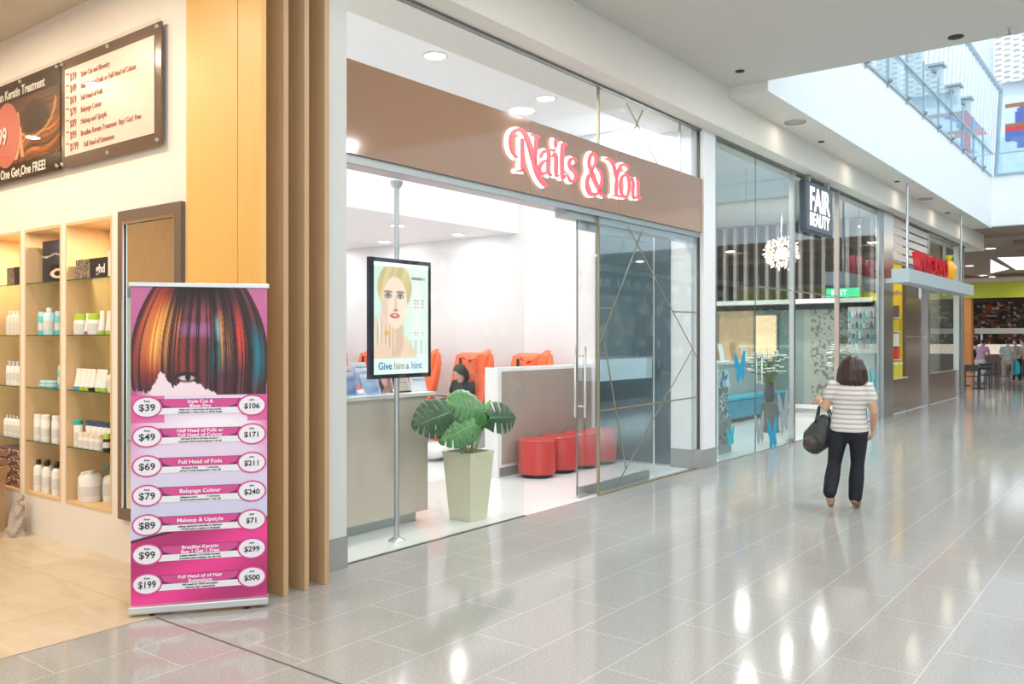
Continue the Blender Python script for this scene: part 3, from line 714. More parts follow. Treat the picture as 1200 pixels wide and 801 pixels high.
rowsb = [('$39', '$106', ['Style Cut &', 'Blow Dry'], ['style cut + moroccan oil hot towel', 'treatment + blow dry or GHD finish']),
         ('$49', '$171', ['Half Head of Foils or', 'Full Head of Colour'], ['half head of foils or full head of colour +', 'moroccan oil hot towel treatment + dry off']),
         ('$69', '$211', ['Full Head of Foils'], ['full head of foils            + moroccan', 'oil hot towel treatment + dry off']),
         ('$79', '$240', ['Balayage Colour'], ['balayage colour            + moroccan', 'oil hot towel treatment + dry off']),
         ('$89', '$71', ['Makeup & Upstyle'], ['makeup application using Mac or Napoleon', '+ formal style or upstyle or dryasstyle']),
         ('$99', '$299', ['Brazilian Keratin', 'Buy 1 Get 1 Free'], ['brazilian treatment 1 of 2 keratin treatments', 'to smoothen soften or straighten - buy 1 get 1 free']),
         ('$199', '$500', ['Full Head of of Hair', 'Extensions'], ['full head of 100% european', 'remmy hair extensions'])]
mag = mat('banner_magenta', (.62, .07, .28), .5); dkm = mat('banner_plum', (.12, .03, .09), .5); wht = mat('banner_white', (.80, .78, .83), .5); ink = mat('print_black', (.02, .02, .025), .5); wink = mat('print_white', (.92, .88, .90), .5)
def circ(cx, cy, rx, ry, n=32): return [(cx+rx*math.cos(2*PI*i/n), cy+ry*math.sin(2*PI*i/n)) for i in range(n)]
hb, hs, hw_, hi, hd = [], [], [], [], []
for k, (p1, p2, ti, de) in enumerate(rowsb):
    zc = SH0+SHh*(1-(.379+.0925*k)); zc -= .0
    x0, x1 = .105, bw-.105
    kid('offer_ribbon', MB().prism([(x0, -.045), (x1, -.045), (x1, .048), (x0, .048)], MF(0, zc, -.0085), .001), dkm, sheet)
    kid('offer_ribbon', MB().prism([(x0+.07, .046), (x1-.07, .046), (x1-.09, .01), (x1-.14, -.006), (x0+.14, -.006), (x0+.09, .01)], MF(0, zc, -.0095), .001), mag, sheet)
    kid('offer_ribbon', MB().prism([(x0, -.047), (x1, -.047), (x1-.04, -.008), (x0+.04, -.008)], MF(0, zc, -.0097), .001), wht, sheet)
    for cx in (.098, bw-.098):
        b_ = kid('price_badge', MB().prism(circ(cx, 0, .088, .068), MF(0, zc, -.0105), .001), mag, sheet)
        kid('badge_face', MB().prism(circ(cx, 0, .078, .058), MF(0, zc, -.0115), .001), wht, sheet)
    hb += [(p1, .058, MF(.098, zc-.022, -.0122), dict(align='CENTER', bold=.0009, sx=1.08 if len(p1) < 4 else .88)), (p2, .046, MF(bw-.098, zc-.019, -.0122), dict(align='CENTER', bold=.001, sx=1.02)),
           ('from', .017, MF(.098, zc+.031, -.0122), dict(align='CENTER', bold=.0004)), ('save', .017, MF(bw-.098, zc+.031, -.0122), dict(align='CENTER', bold=.0004))]
    for q, s in enumerate(ti): hw_.append((s, .029 if len(ti) > 1 else .033, MF(bw/2, zc+(.022-.027*q if len(ti) > 1 else .008), -.0108), dict(align='CENTER', bold=.0005, sx=1.12)))
    for q, s in enumerate(de): hd.append((s, .0165, MF(bw/2, zc-.024-.017*q, -.0108), dict(align='CENTER', bold=.0003, sx=min(1.15, 38/len(s)*.95))))
texts(hb+hd, ink, sheet); texts(hw_, wink, sheet)

# ================================================================ HAIR SALON: wall boards
brown = mat('board_brown', (.16, .10, .075), .18); dred = mat('print_red', (.45, .10, .07), .5)
t = empty('price_board', (3.40, 6.52, 3.1), 0, 'brown framed price board listing salon services in red print, high on the salon wall', 'sign')
P('board', box(3.385, 3.40, 5.765, 7.265, 3.10, 3.985), brown, t)
pn = P('white_panel', box(3.380, 3.385, 5.85, 7.20, 3.19, 3.90), mat('panel_cream', (.80, .74, .66), .3), t)
rows = [('$39', 'Style Cut and Blowdry'), ('$49', 'Half Head of Foils or Full Head of Colour'), ('$69', 'Full Head of Foils'), ('$79', 'Balayage Colour'), ('$89', 'Makeup and Upstyle'), ('$99', 'Brazilian Keratin Treatment  Buy1 Get1 Free'), ('$199', 'Full Head of Extensions')]
L = []
for k, (p, s) in enumerate(rows):
    z = 3.795-.0945*k
    L += [(p, .085, MX(7.11, z, 3.378), dict(bold=.0005, sx=.82)), ('from', .022, MX(7.17, z+.055, 3.378), {}), (s, .062, MX(6.93 if k < 6 else 6.88, z, 3.378), dict(sx=.80))]
o = texts(L, dred, pn); 
def bolts(x, ys, zs, t):
    for y in ys:
        for z in zs: P('standoff_bolt', MB().lathe([(.016, 0), (.016, .02), (.012, .025)], 14, (x, y, z), Matrix.Rotation(-PI/2, 3, 'Y')), chrome, t, True)
bolts(3.384, (5.80, 6.5, 7.23), (3.135, 3.95), t)
P('acrylic_cover', box(3.362, 3.366, 5.74, 7.275, 3.085, 4.0), glassmat('acrylic_cover', (.95, .95, .94), 1), t)
t = empty('keratin_board', (3.40, 8.05, 3.1), 0, 'dark treatment board with glossy auburn hair picture and a round $99 badge', 'sign')
P('board', box(3.385, 3.40, 7.285, 8.80, 3.10, 3.985), mat('board_dark', (.035, .022, .018), .18), t)
def auburn(U, V):
    q = V*3+U*2.2+.5*np.sin(U*5); st = .5*vn(q*9+3*vn2(U*3, V*3, 1), 2)+.5*vn(q*34, 5)
    c = lerp3(full(U, (.22, .09, .04)), (.95, .55, .20), np.clip(st*1.6-.35, 0, 1)*ellm(U, V, .55, .62, .62, .5, .9)); c = lerp3(c, (.10, .05, .03), ellm(U, V, .52, .38, .30, .26, .5)*.8)
    d = np.abs(np.sqrt(((U-.5)/.42)**2+((V-.15)/.5)**2)-1); c = lerp3(c, (.98, .80, .50), np.clip(1-d*14, 0, 1)*(V > .15)*.8)
    c = lerp3(c, (.92, .72, .58), (np.abs(U-.10-.08*np.sin(V*3)) < .045)*(V > .2)*(V < .95)); c = lerp3(c, (.88, .66, .5), (np.abs(U-.22-.12*(V-.5)) < .03)*(V > .45)*(V < .92)*1.)
    return c
o = painted('hair_picture', .95, .56, 90, 60, auburn, MX(8.24, 3.25, 3.383), paint, t); o.location = -Vector(t.location)
o = P('round_badge', MB().prism(circ(0, 0, .26, .29), MX(8.30, 3.52, 3.380), .004), mat('badge_red', (.62, .16, .12), .4), t)
def TW(s, size, M, m, par, **k):
    o = text(s, size, M, m, par, **k); o.location = -Vector(par.location); return o
TW('$99', .22, MX(8.56, 3.44, 3.374), mat('sign_white', (.86, .82, .78), .5), t, bold=.004, sx=.85)
TW('Brazilian Keratin Treatment', .115, MX(8.70, 3.84, 3.382), mat('sign_white', (.86, .82, .78), .5), t, bold=.002, sx=.88)
TW('Buy One Get One FREE!', .115, MX(8.60, 3.135, 3.378), mat('sign_white', (.86, .82, .78), .5), t, bold=.003, sx=.92)
bolts(3.384, (7.32, 8.0, 8.76), (3.135, 3.95), t)
P('acrylic_cover', box(3.362, 3.366, 7.280, 8.82, 3.085, 4.0), glassmat('acrylic_cover'), t)

# ---- mirror
mbk = mat('mirror_frame', (.16, .11, .08), .4)
t = empty('wall_mirror', (3.42, 5.96, .33), 0, 'tall dark brown framed mirror on the salon wall behind the banner', 'mirror')
P('frame', box(3.395, 3.43, 5.53, 6.39, .33, .42).box(3.395, 3.43, 5.53, 6.39, 2.58, 2.67).box(3.395, 3.43, 5.53, 5.61, .42, 2.58).box(3.395, 3.43, 6.31, 6.39, .42, 2.58), mbk, t)
P('inner_bead', box(3.388, 3.395, 5.60, 6.32, 2.565, 2.585).box(3.388, 3.395, 6.30, 6.32, .42, 2.565).box(3.388, 3.395, 5.60, 5.62, .42, 2.565), chrome, t)
P('mirror_glass', box(3.405, 3.415, 5.61, 6.31, .42, 2.58), mat('mirror', (.80, .82, .78), .01, 1), t)

# ---- product shelving: birch lined bays, glass shelves
gsh = glassmat('shelf_glass', (.80, .92, .86), 1.2)
SZ = [2.19, 1.735, 1.28, .812]
bn_names = ['right bay of the product shelving, beside the mirror', 'middle bay of the product shelving', 'left bay of the product shelving in view', 'far bay of the product shelving at the frame edge']
for bi, (a, b) in enumerate(bays):
    t = empty('display_niche', (S, (a+b)/2, .34), 0, 'birch lined niche with glass shelves, '+bn_names[bi], 'shelf unit')
    P('lining', box(S-.004, 3.80, a, a+.018, .34, 2.66).box(S-.004, 3.80, b-.018, b, .34, 2.66).box(3.79, 3.81, a+.018, b-.018, .34, 2.66).box(S-.004, 3.79, a+.018, b-.018, 2.635, 2.66).box(S-.004, 3.79, a+.018, b-.018, .34, .362), birch, t)
    for z in SZ:
        P('glass_shelf', box(S+.004, 3.785, a+.019, b-.019, z-.008, z), gsh, t)
        P('shelf_edge', box(S+.001, S+.005, a+.019, b-.019, z-.008, z), mat('glass_edge', (.02, .07, .06), .15), t)
    P('spotlight', MB().lathe([(.035, 2.634), (.035, 2.624), (.027, 2.62)], 20, (S+.15, (a+b)/2-.12, 0)), chrome, t)
    lamp((S+.15, (a+b)/2-.12, 2.615), 9, .05, (1, .78, .50))

# ---- products (all built, then copied)
def bottle_proto(kind, body, cap, label, h=.19, r=.028):
    t = empty('hair_product', (0, 0, 0), 0, label, 'bottle')
    if kind == 'bottle':
        kid('body', MB().lathe([(r*.95, 0), (r, .006), (r, h*.74), (r*.8, h*.80), (r*.42, h*.84), (r*.42, h*.86)], 14), body, t, True)
        kid('cap', MB().lathe([(r*.5, h*.85), (r*.5, h*.99), (r*.42, h)], 14), cap, t, True)
    elif kind == 'tall':     # straight bottle with a wide cap
        kid('body', MB().lathe([(r*.97, 0), (r, .005), (r, h*.80), (r*.96, h*.81)], 14), body, t, True)
        kid('cap', MB().lathe([(r*.93, h*.81), (r*.93, h*.985), (r*.85, h)], 14), cap, t, True)
    elif kind == 'tube':     # stands on its cap
        mb = MB(); rings = []
        for k in range(6):
            q = k/5; rings.append([mb.bm.verts.new((r*(1-q*.93)*math.cos(2*PI*j/14), r*(1+.15*q)*math.sin(2*PI*j/14), h*.16+h*.84*q)) for j in range(14)])
        for x, y in zip(rings, rings[1:]):
            for j in range(14): mb.bm.faces.new((x[j], x[(j+1) % 14], y[(j+1) % 14], y[j]))
        mb.bm.faces.new(list(reversed(rings[0]))); mb.bm.faces.new(rings[-1])
        kid('body', mb, body, t, True); kid('cap', MB().lathe([(r*.9, 0), (r*.95, .004), (r*.95, h*.15)], 14), cap, t, True)
    elif kind == 'jar':
        kid('body', MB().lathe([(r*.95, 0), (r, .006), (r, h*.62), (r*.9, h*.70)], 18), body, t, True)
        kid('lid', MB().lathe([(r*.92, h*.70), (r*.92, h*.97), (r*.8, h)], 18), cap, t, True)
    elif kind == 'pump':
        kid('body', MB().lathe([(r*.95, 0), (r, .008), (r, h*.62), (r*.8, h*.70), (r*.4, h*.74)], 20), body, t, True)
        kid('pump', MB().lathe([(r*.42, h*.74), (r*.42, h*.84), (r*.15, h*.85), (r*.15, h*.93), (r*.35, h*.93), (r*.35, h)], 14).tube([(0, 0, h*.97), (-r*1.0, 0, h*.95)], r*.13, 8), cap, t, True)
    elif kind == 'canister':
        kid('body', MB().lathe([(r*.95, 0), (r, .01), (r, h*.78), (r*.85, h*.88), (r*.4, h*.92)], 20), body, t, True)
        kid('cap', MB().lathe([(r*.35, h*.92), (r*.35, h)], 14).tube([(r*.3, 0, h*.94), (-r*.7, 0, h*.93)], r*.16, 8), cap, t, True)
    # printed label band on the body
    if kind in ('bottle', 'tall', 'jar', 'pump', 'canister'):
        kid('printed_label', MB().tube([(0, 0, h*.2), (0, 0, h*.52)], r*1.04, 14, side=(1, 0, 0), caps=False), mat('label_grey', (.66, .65, .62), .5), t, True)
    return t
wp = mat('plastic_white', (.82, .80, .76), .3); aq = mat('plastic_aqua', (.10, .55, .62), .3); lb_ = mat('plastic_pale_blue', (.55, .78, .84), .3)
gr = mat('plastic_lime', (.42, .62, .06), .35); tealc = mat('plastic_teal', (.03, .42, .42), .35); navy = mat('plastic_navy', (.05, .08, .16), .35); purp = mat('plastic_purple', (.40, .10, .34), .35); clearc = mat('cap_silver', (.55, .55, .55), .25, .6)
peach = mat('plastic_peach', (.80, .68, .55), .35)
ordn = ['first', 'second', 'third', 'fourth', 'fifth', 'sixth', 'seventh', 'eighth', 'ninth']
shelfn = ['top shelf', 'second shelf', 'third shelf', 'fourth shelf', 'niche floor']
def row(bay, sh, kind, body, cap, desc, ys, h, r, x=3.50, first=None):
    """a row of like products; ys = distance from the bay's left (far) side"""
    a, b = bays[bay]; z = (SZ+[.362])[sh]+.001; proto = None
    bayn = ['right', 'middle', 'left', 'far left'][bay]+' bay'
    for i, dy in enumerate(ys):
        pos = ', %s from left' % ordn[i] if len(ys) > 1 else ''
        L_ = '%s, %s, %s%s' % (desc, bayn, shelfn[sh], pos)
        xx = x[i] if hasattr(x, '__len__') else x
        if proto is None: proto = bottle_proto(kind, body, cap, L_, h, r); proto.location = (xx, b-dy, z); o = proto
        else: o = copy_tree(proto, (xx, b-dy, z), L_)
        o['group'] = desc+'s of the '+bayn
# right bay
row(0, 1, 'jar', wp, gr, 'white jar with lime lid', (.13, .36), .17, .062)
row(0, 1, 'tube', wp, purp, 'white tube on a purple cap', (.245,), .175, .035)
row(0, 1, 'tube', wp, gr, 'slim white tube on a lime cap', (.48, .555, .63), .19, .030, (3.49, 3.51, 3.50))
row(0, 2, 'tube', wp, gr, 'white tube on a lime cap', (.17, .255, .425, .51), .175, .039)
row(0, 2, 'tube', wp, mat('plastic_blue', (.10, .35, .55), .4), 'white tube on a blue cap', (.08,), .175, .04)
row(0, 2, 'tube', wp, black, 'white tube on a black cap', (.34,), .175, .04, 3.49)
row(0, 2, 'pump', wp, aq, 'white pump bottle with aqua pump', (.62,), .19, .035)
row(0, 3, 'tall', wp, tealc, 'white bottle with teal cap', (.07,), .215, .036)
row(0, 3, 'tall', wp, navy, 'white bottle with navy cap', (.15, .24, .33, .42, .51, .60), .21, .036, 3.56)
row(0, 3, 'jar', wp, peach, 'small white tub', (.20, .29, .38, .47), .125, .035, 3.47)
row(0, 3, 'jar', black, gr, 'small black tub with lime lid', (.60,), .14, .032, 3.47)
row(0, 4, 'canister', wp, wp, 'large white canister', (.19,), .25, .092, 3.54)
row(0, 4, 'pump', wp, tealc, 'large white pump bottle with teal pump', (.36,), .30, .075, 3.64)
# middle bay
row(1, 1, 'tall', aq, lb_, 'aqua bottle', (.20, .40, .49), .20, .036, (3.49, 3.58, 3.50))
row(1, 1, 'bottle', lb_, wp, 'pale blue bottle with white cap', (.31,), .235, .05)
row(1, 2, 'jar', aq, lb_, 'flat aqua jar', (.24, .36), .06, .05)
row(1, 2, 'tall', aq, lb_, 'tall aqua can', (.45, .54), .19, .035, (3.55, 3.50))
row(1, 3, 'tall', wp, wp, 'white shampoo bottle', (.10, .19, .28, .37, .46, .55), .225, .038, (3.50, 3.53, 3.48, 3.53, 3.49, 3.53))
row(1, 4, 'bottle', wp, black, 'white bottle with black cap', (.10, .19, .28, .37, .46, .55), .275, .04, (3.50, 3.54, 3.49, 3.54, 3.49, 3.54))
# left bay
row(2, 1, 'bottle', peach, wp, 'peach bottle with white cap', (.30, .38, .46, .54), .225, .036)
row(2, 1, 'tall', wp, wp, 'white capped bottle', (.61,), .225, .034)
row(2, 2, 'tall', wp, clearc, 'white bottle with silver cap', (.30, .38, .46, .54, .61), .215, .036)
row(2, 3, 'bottle', wp, clearc, 'small white bottle with clear cap', (.24, .31, .38, .45, .52, .59), .19, .033)
# boxes
def crate(name, x0, x1, y0, y1, z, h, fn, label, extra=None, gm=None):
    t = empty(name, ((x0+x1)/2, (y0+y1)/2, z), 0, label, 'box')
    P('carton', box(x0, x1, y0, y1, z+.001, z+h), gm or mat('carton_black', (.035, .035, .04), .35), t)
    if fn: o = painted('printed_front', y1-y0, h, 70, 40, fn, MX(y1, z+.001, x0-.0015), paint, t); o.location = -Vector(t.location)
    return t
stip = lambda U, V: lerp3(lerp3(full(U, (.13, .13, .14)), (.62, .55, .48), (U < .42)*(vn2(U*90, V*24, 5) > .45)), (.9, .85, .82), 0*U)
t = crate('styler_box', 3.47, 3.62, 6.64, 7.20, 2.19, .16, stip, 'long black hair styler box with stippled end on the top shelf of the right bay')
TW('ghd', .10, MX(6.86, 2.23, 3.466), mat('sign_white'  , (.86, .82, .78), .5), t, bold=.002)
crate('product_box', 3.66, 3.76, 6.58, 6.78, 2.19, .36, None, 'grey box standing at the back of the top shelf of the right bay', gm=mat('carton_grey', (.14, .14, .15), .4))
crate('gift_box', 3.44, 3.50, 6.56, 6.62, 2.19, .20, None, 'slim white box at the right end of the top shelf', gm=mat('carton_white', (.8, .72, .66), .4))
def dryer(U, V):
    c = lerp3(full(U, (.16, .18, .22)), (.45, .55, .65), np.clip((U-.35)*1.5*(1-V), 0, 1)*.8); c = lerp3(c, (.75, .72, .68), (np.abs(V-.36-.03*np.sin(U*9)) < .015)*1.)
    c = lerp3(c, (.03, .03, .03), ((V > .6) & (U > .3))*1.); return lerp3(c, (.95, .82, .78), (np.abs(((U-.75)/.40)**2+((V-.80)/.11)**2-.8) < .35)*(V > .62)*1.)
crate('hair_dryer_box', 3.50, 3.70, 7.42, 7.86, 2.19, .36, dryer, 'large grey and black hair dryer box on the top shelf of the middle bay')
crate('styler_box', 3.47, 3.62, 8.14, 8.50, 2.19, .16, stip, 'stippled styler box on the top shelf of the left bay')
def packs(U, V): return lerp3(lerp3(full(U, (.30, .16, .24)), (.62, .45, .36), (vn2(U*9+V*6, V*5, 3) > .5)*.8), (.85, .80, .6), (vn2(U*12, V*9-U*5, 8) > .78)*1.)
for k in range(4):
    t = crate('hair_pack', 3.46, 3.72, 8.20+k*.0, 8.74, .363+k*.085, .08, packs, 'purple hair pack, %s from the bottom of the left bay pile' % ordn[k], gm=mat('carton_purple', (.25, .13, .2), .4))
    t['group'] = 'hair extension packs'
# cardboard box on the salon floor
cb = mat('cardboard', (.50, .32, .16), .75, noise=.1)
t = empty('cardboard_box', (3.10, 8.36, 0), .12, 'open brown cardboard box with loose white paper on the salon floor', 'box')
kid('carton', box(-.22, .22, -.17, -.16, .003, .44).box(-.22, .22, .16, .17, .003, .44).box(-.22, -.21, -.16, .16, .003, .44).box(.21, .22, -.16, .16, .003, .44).box(-.21, .21, -.16, .16, .003, .012), cb, t)
kid('flap', MB().prism([(-.22, 0), (.22, 0), (.20, .18), (-.20, .16)], Matrix.Translation((0, -.17, .44)) @ Matrix.Rotation(R(125), 4, 'X'), .005), cb, t)
kid('flap', MB().prism([(-.22, 0), (.22, 0), (.19, .26), (-.20, .24)], Matrix.Translation((0, .17, .44)) @ Matrix.Rotation(R(80), 4, 'X'), .005), cb, t)
kid('flap', MB().prism([(-.16, 0), (.16, 0), (.15, .2), (-.14, .17)], Matrix.Translation((.22, 0, .44)) @ Matrix.Rotation(PI/2, 4, 'Z') @ Matrix.Rotation(R(60), 4, 'X'), .005), cb, t)
kid('paper', MB().prism([(-.10, 0), (.15, .03), (.10, .2), (-.05, .17)], Matrix.Translation((.1, -.05, .40)) @ Matrix.Rotation(R(60), 4, 'X'), .002).prism([(-.10, 0), (.15, .03), (.02, .2)], Matrix.Translation((0, -.15, .42)) @ Matrix.Rotation(R(35), 4, 'X') @ Matrix.Rotation(.5, 4, 'Z'), .002), paper, t)
t = empty('waste_bag', (3.30, 7.93, 0), 0, 'limp plastic rubbish bag slumped between the cardboard box and the shelves', 'bag')
t.scale = (.62, .62, .62)
mb = MB(); rings = []
for k in range(10):
    q = k/9; rings.append([mb.bm.verts.new(((.13*(1-.5*q))*(1+.22*math.sin(5*a+k))*math.cos(a)+.05*q, .15*(1-.5*q)*(1+.2*math.sin(4*a-k*1.3))*math.sin(a), .003+.42*q)) for a in [2*PI*j/22 for j in range(22)]])
for x, y in zip(rings, rings[1:]):
    for j in range(22): mb.bm.faces.new((x[j], x[(j+1) % 22], y[(j+1) % 22], y[j]))
mb.bm.faces.new(list(reversed(rings[0]))); mb.bm.faces.new(rings[-1])
kid('bag_body', mb, mat('bag_grey', (.42, .36, .30), .35), t, True)
kid('bag_neck', MB().tube([(.05, 0, .40), (.02, .02, .47), (.08, 0, .52)], [.05, .025, .05], 10), mat('bag_grey'  , (.42, .36, .30), .35), t, True)

# ================================================================ BEAUTY STORE
pane('window_6', 10.97, 12.44, .006, 4.43, m=glass_fb)
pane('window_7', 16.42, 17.8, .006, 4.43, m=glass_fb); pane('window_8', 17.83, 19.2, .006, 4.43, m=glass_fb)
pane('window_9', 12.46, 13.97, 2.50, 4.43, m=glass_fb)
pane('window_10', 14.05, 16.38, 2.50, 4.43, m=glass_fb)
d2 = pane('door_2', 12.46, 13.93, .02, 2.48, m=glass_fb)
mb = MB()
for y in (4.90, 4.99): mb.tube([(12.60, y, 1.03), (12.60, y, 1.47)], .014, 10)
for z in (1.05, 1.45): mb.tube([(12.60, 4.90, z), (12.60, 4.99, z)], .010, 8)
kid('door_handle', mb, chrome, d2, True)
kid('patch_fitting', box(13.78, 13.95, 4.925, 4.965, .01, .07), steel, d2)
struct('trim_17', box(13.98, 14.05, 4.90, 4.98, 0, 4.43), steel)
struct('trim_18', box(16.36, 16.42, 4.90, 4.98, 0, 4.43), mat('post_rose', (.50, .42, .38), .35, .7))
struct('trim_19', box(19.2, 19.44, 4.92, 4.98, 0, 4.43), alu)
struct('trim_20', box(12.44, 12.455, 4.94, 4.95, 0, 4.43), dsteel)
struct('trim_21', box(10.97, 19.44, 4.93, 4.96, 0, .01).box(12.46, 16.4, 4.93, 4.96, 2.48, 2.50), alu)
# butterflies on the glass
bt = mat('decal_blue', (.01, .30, .50), .5); bgd = mat('decal_grey', (.30, .33, .33), .5); btl = mat('decal_teal', (.02, .42, .48), .5)
def butterfly(u, v, w, h, m, lab):
    x, z = onF(u, v, 4.93); x1, _ = onF(u+w, v, 4.93); s = (x1-x)/2; k = h/w*.42
    half = [(0, -.5), (.15, -.9), (.45, -1.3), (.75, -.7), (.62, -.15), (.9, .4), (1.0, 1.3), (.75, 1.5), (.35, .9), (.08, .25)]
    pts = half+[(-x_, y_) for x_, y_ in reversed(half[1:])]
    o = MB().prism([(a*s, b*s*k*1.1) for a, b in pts], MF(x, z, 4.936) @ Matrix.Rotation(.12, 4, 'Z'), .002).build('butterfly_decal', m)
    tag(o, lab, 'decal', 'butterfly decals')
butterfly(868, 431, 13, 22, bt, 'blue butterfly decal at hip height on the left pane of the beauty store')
butterfly(906, 510, 11, 22, bt, 'blue butterfly decal near the floor on the beauty store door')
butterfly(891, 503, 11, 22, bgd, 'grey butterfly decal near the floor beside the blue one')
butterfly(919, 484, 12, 28, bgd, 'grey butterfly decal high beside the steel door post')
butterfly(857, 512, 9, 14, btl, 'teal butterfly decal at the foot of the left pane')
butterfly(1024, 460, 8, 24, btl, 'teal butterfly decal on the last pane, right of the walking woman')
butterfly(1014, 475, 6, 20, bt, 'small blue butterfly decal beside the walking woman')
o = text('WIFI', .10, MF(11.06, .18, 4.935), mat('print_grey', (.25, .25, .27), .5), None, 'window_lettering'); tag(o, 'tiny grey lettering at the foot of the store pane', 'lettering')
# illuminated sign
t = empty('store_sign', (14.99, 4.86, 3.92), 0, 'black box sign with glowing white words FAIR BEAUTY hanging under the bulkhead', 'shop sign')
kid('sign_box', box(-.71, .71, -.06, .07, -.42, .43, bev=.03), mat('sign_slate', (.05, .075, .10), .3), t); kid('hanger', box(-.5, -.4, -.03, .04, .43, .536), steel, t); kid('hanger', box(.5, .6, -.03, .04, .43, .536), steel, t)
wl = mat('sign_glow', (1, 1, 1), .5, emit=1.0)
text('FAIR', .55, MF(-.03, -.05, -.066), wl, t, 'lettering', ext=.003, bold=.012, sx=.96, align='CENTER'); text('BEAUTY', .31, MF(-.03, -.31, -.066), wl, t, 'lettering', ext=.003, bold=.006, sx=.92, align='CENTER')
# interior: slatted feature above, lit wall below
t = empty('slatted_wall', (19.8, 9, 2.5), 0, 'tall pale vertical slats over dark backing above the back of the beauty store', 'wall panel')
P('backing', box(19.84, 19.88, 5.1, 12.9, 2.62, 4.38), mat('slat_dark', (.03, .028, .03), .6), t)
for k in range(30):
    P('slat', box(19.70, 19.84, 5.15+k*.262, 5.23+k*.262, 2.60, 4.38), mat('slat_pale', (.30, .26, .245), .5), t)
P('ledge', box(19.4, 19.86, 5.1, 12.9, 2.50, 2.60), mat('ledge_white', (.72, .74, .72), .4), t)
def store_back(U, V):
    c = lerp3(full(U, (.62, .66, .62)), (.98, .84, .66), ((U > .28) & (U < .42))*.9); c = lerp3(c, (.92, .78, .62), ((U > .52) & (U < .64))*.9); c = lerp3(c, (.52, .60, .58), ((U > .68) & (U < .80))*1.)
    c = lerp3(c, (.30, .30, .30), (V < .06)*1.); c = lerp3(c, (.35, .33, .30), ((U > .82) & (vn2(U*150, V*50, 3) > .6))*.6)
    return c
t = empty('poster_wall', (19.85, 9, 0), 0, 'warm lit poster wall with shelves at the back of the beauty store', 'wall panel')
o = painted('posters', 7.6, 2.3, 320, 100, store_back, MX(12.8, .2, 19.86), paint, t); o.location = -Vector(t.location)
P('panel', box(19.862, 19.895, 5.1, 12.9, .1, 2.5), shop_white, t)
for k, (y, w_, zz, cc) in enumerate(((7.6, .5, 1.75, (.95, .66, .40)), (9.2, .7, 1.75, (.95, .72, .45)), (10.8, .4, 1.8, (.95, .66, .38)), (12, .4, 1.8, (.7, .85, .72)))):
    tt = empty('glow_panel', (19.80, y, zz), 0, 'warm panel with added glow, %s from the right on the back of the beauty store' % ordn[k], 'glow panel')
    kid('frame', box(-.02, .04, -w_/2-.03, w_/2+.03, -.53, .53), alu, tt); kid('lit_face', box(-.026, -.021, -w_/2, w_/2, -.5, .5), mat('lit_warm%d' % k, cc, .5, emit=.55), tt)  # added emission stands in for the lit room behind the store
t = empty('service_counter', (18, 7.8, 0), 0, 'pale grey front service counter with white top behind the blue bench', 'counter')
mb = MB(); arc = [(15.9, 7.9), (16.1, 7.66), (16.6, 7.55), (19.6, 7.5), (19.65, 8.2), (16.3, 8.3)]
P('front', MB().prism(arc, Matrix.Translation((0, 0, 1.16)), 1.155), mat('counter_pale', (.58, .58, .56), .4), t)
P('countertop', MB().prism([(x+(-.06 if x < 17 else 0), y-.05) for x, y in arc[:4]]+arc[4:], Matrix.Translation((0, 0, 1.21)), .05), mat('counter_white', (.8, .83, .8)), t)
t = empty('bench', (18, 7.25, 0), 0, 'long blue upholstered bench before the service counter', 'bench')
bl = mat('blue_vinyl', (.01, .27, .42), .35)
P('seat', box(15.2, 19.6, 7.02, 7.44, .08, .46, bev=.03), bl, t)
P('seat_top', box(15.18, 19.62, 7.0, 7.46, .46, .52, bev=.02), mat('blue_vinyl_top', (.03, .42, .58), .35), t); P('plinth', box(15.3, 19.5, 7.08, 7.4, .002, .08), black, t)
# chandelier
t = empty('chandelier', (17.8, 6.5, 3.49), 0, 'starburst chandelier of warm glowing petals in the beauty store', 'chandelier')
kid('rod', MB().tube([(0, 0, .1), (0, 0, .905)], .012, 8), chrome, t); kid('core', MB().ell((0, 0, 0), (.12, .12, .12)), mat('lamp_core', (1, .85, .7), .4, emit=5), t, True)
mb = MB(); mb2 = MB(); rg = random.Random(3)
for k in range(260):
    th = math.acos(1-2*(k+.5)/260); ph = k*2.39996; d = Vector((math.sin(th)*math.cos(ph), math.sin(th)*math.sin(ph), math.cos(th))); r_ = rg.uniform(.20, .37)
    s_ = d.orthogonal().normalized()*.035; q = d.cross(s_); c = d*r_
    M_ = mb if k % 3 else mb2
    f = [M_.bm.verts.new(p) for p in (c-d*.035, c+s_, c+d*.045+q*.3, c-s_)]; M_.bm.faces.new(f)
kid('petals', mb, mat('petal_glass', (.85, .62, .50), .3, emit=1.0, ecol=(1, .72, .52)), t)['kind'] = 'stuff'; kid('bright_petals', mb2, mat('petal_bright', (1, .9, .8), .3, emit=2.5), t)['kind'] = 'stuff'
# exit sign
gn = mat('exit_green', (.02, .45, .22), .4, emit=.7, ecol=(.05, .8, .4))
t = empty('exit_sign', (19.668, 5.8, 2.73), 0, 'green illuminated EXIT sign below the slats', 'sign'); kid('sign_box', box(-.03, .03, -.36, .36, -.1, .1), gn, t); text('EXIT', .17, MX(.25, -.06, -.034), wl, t, bold=.002)
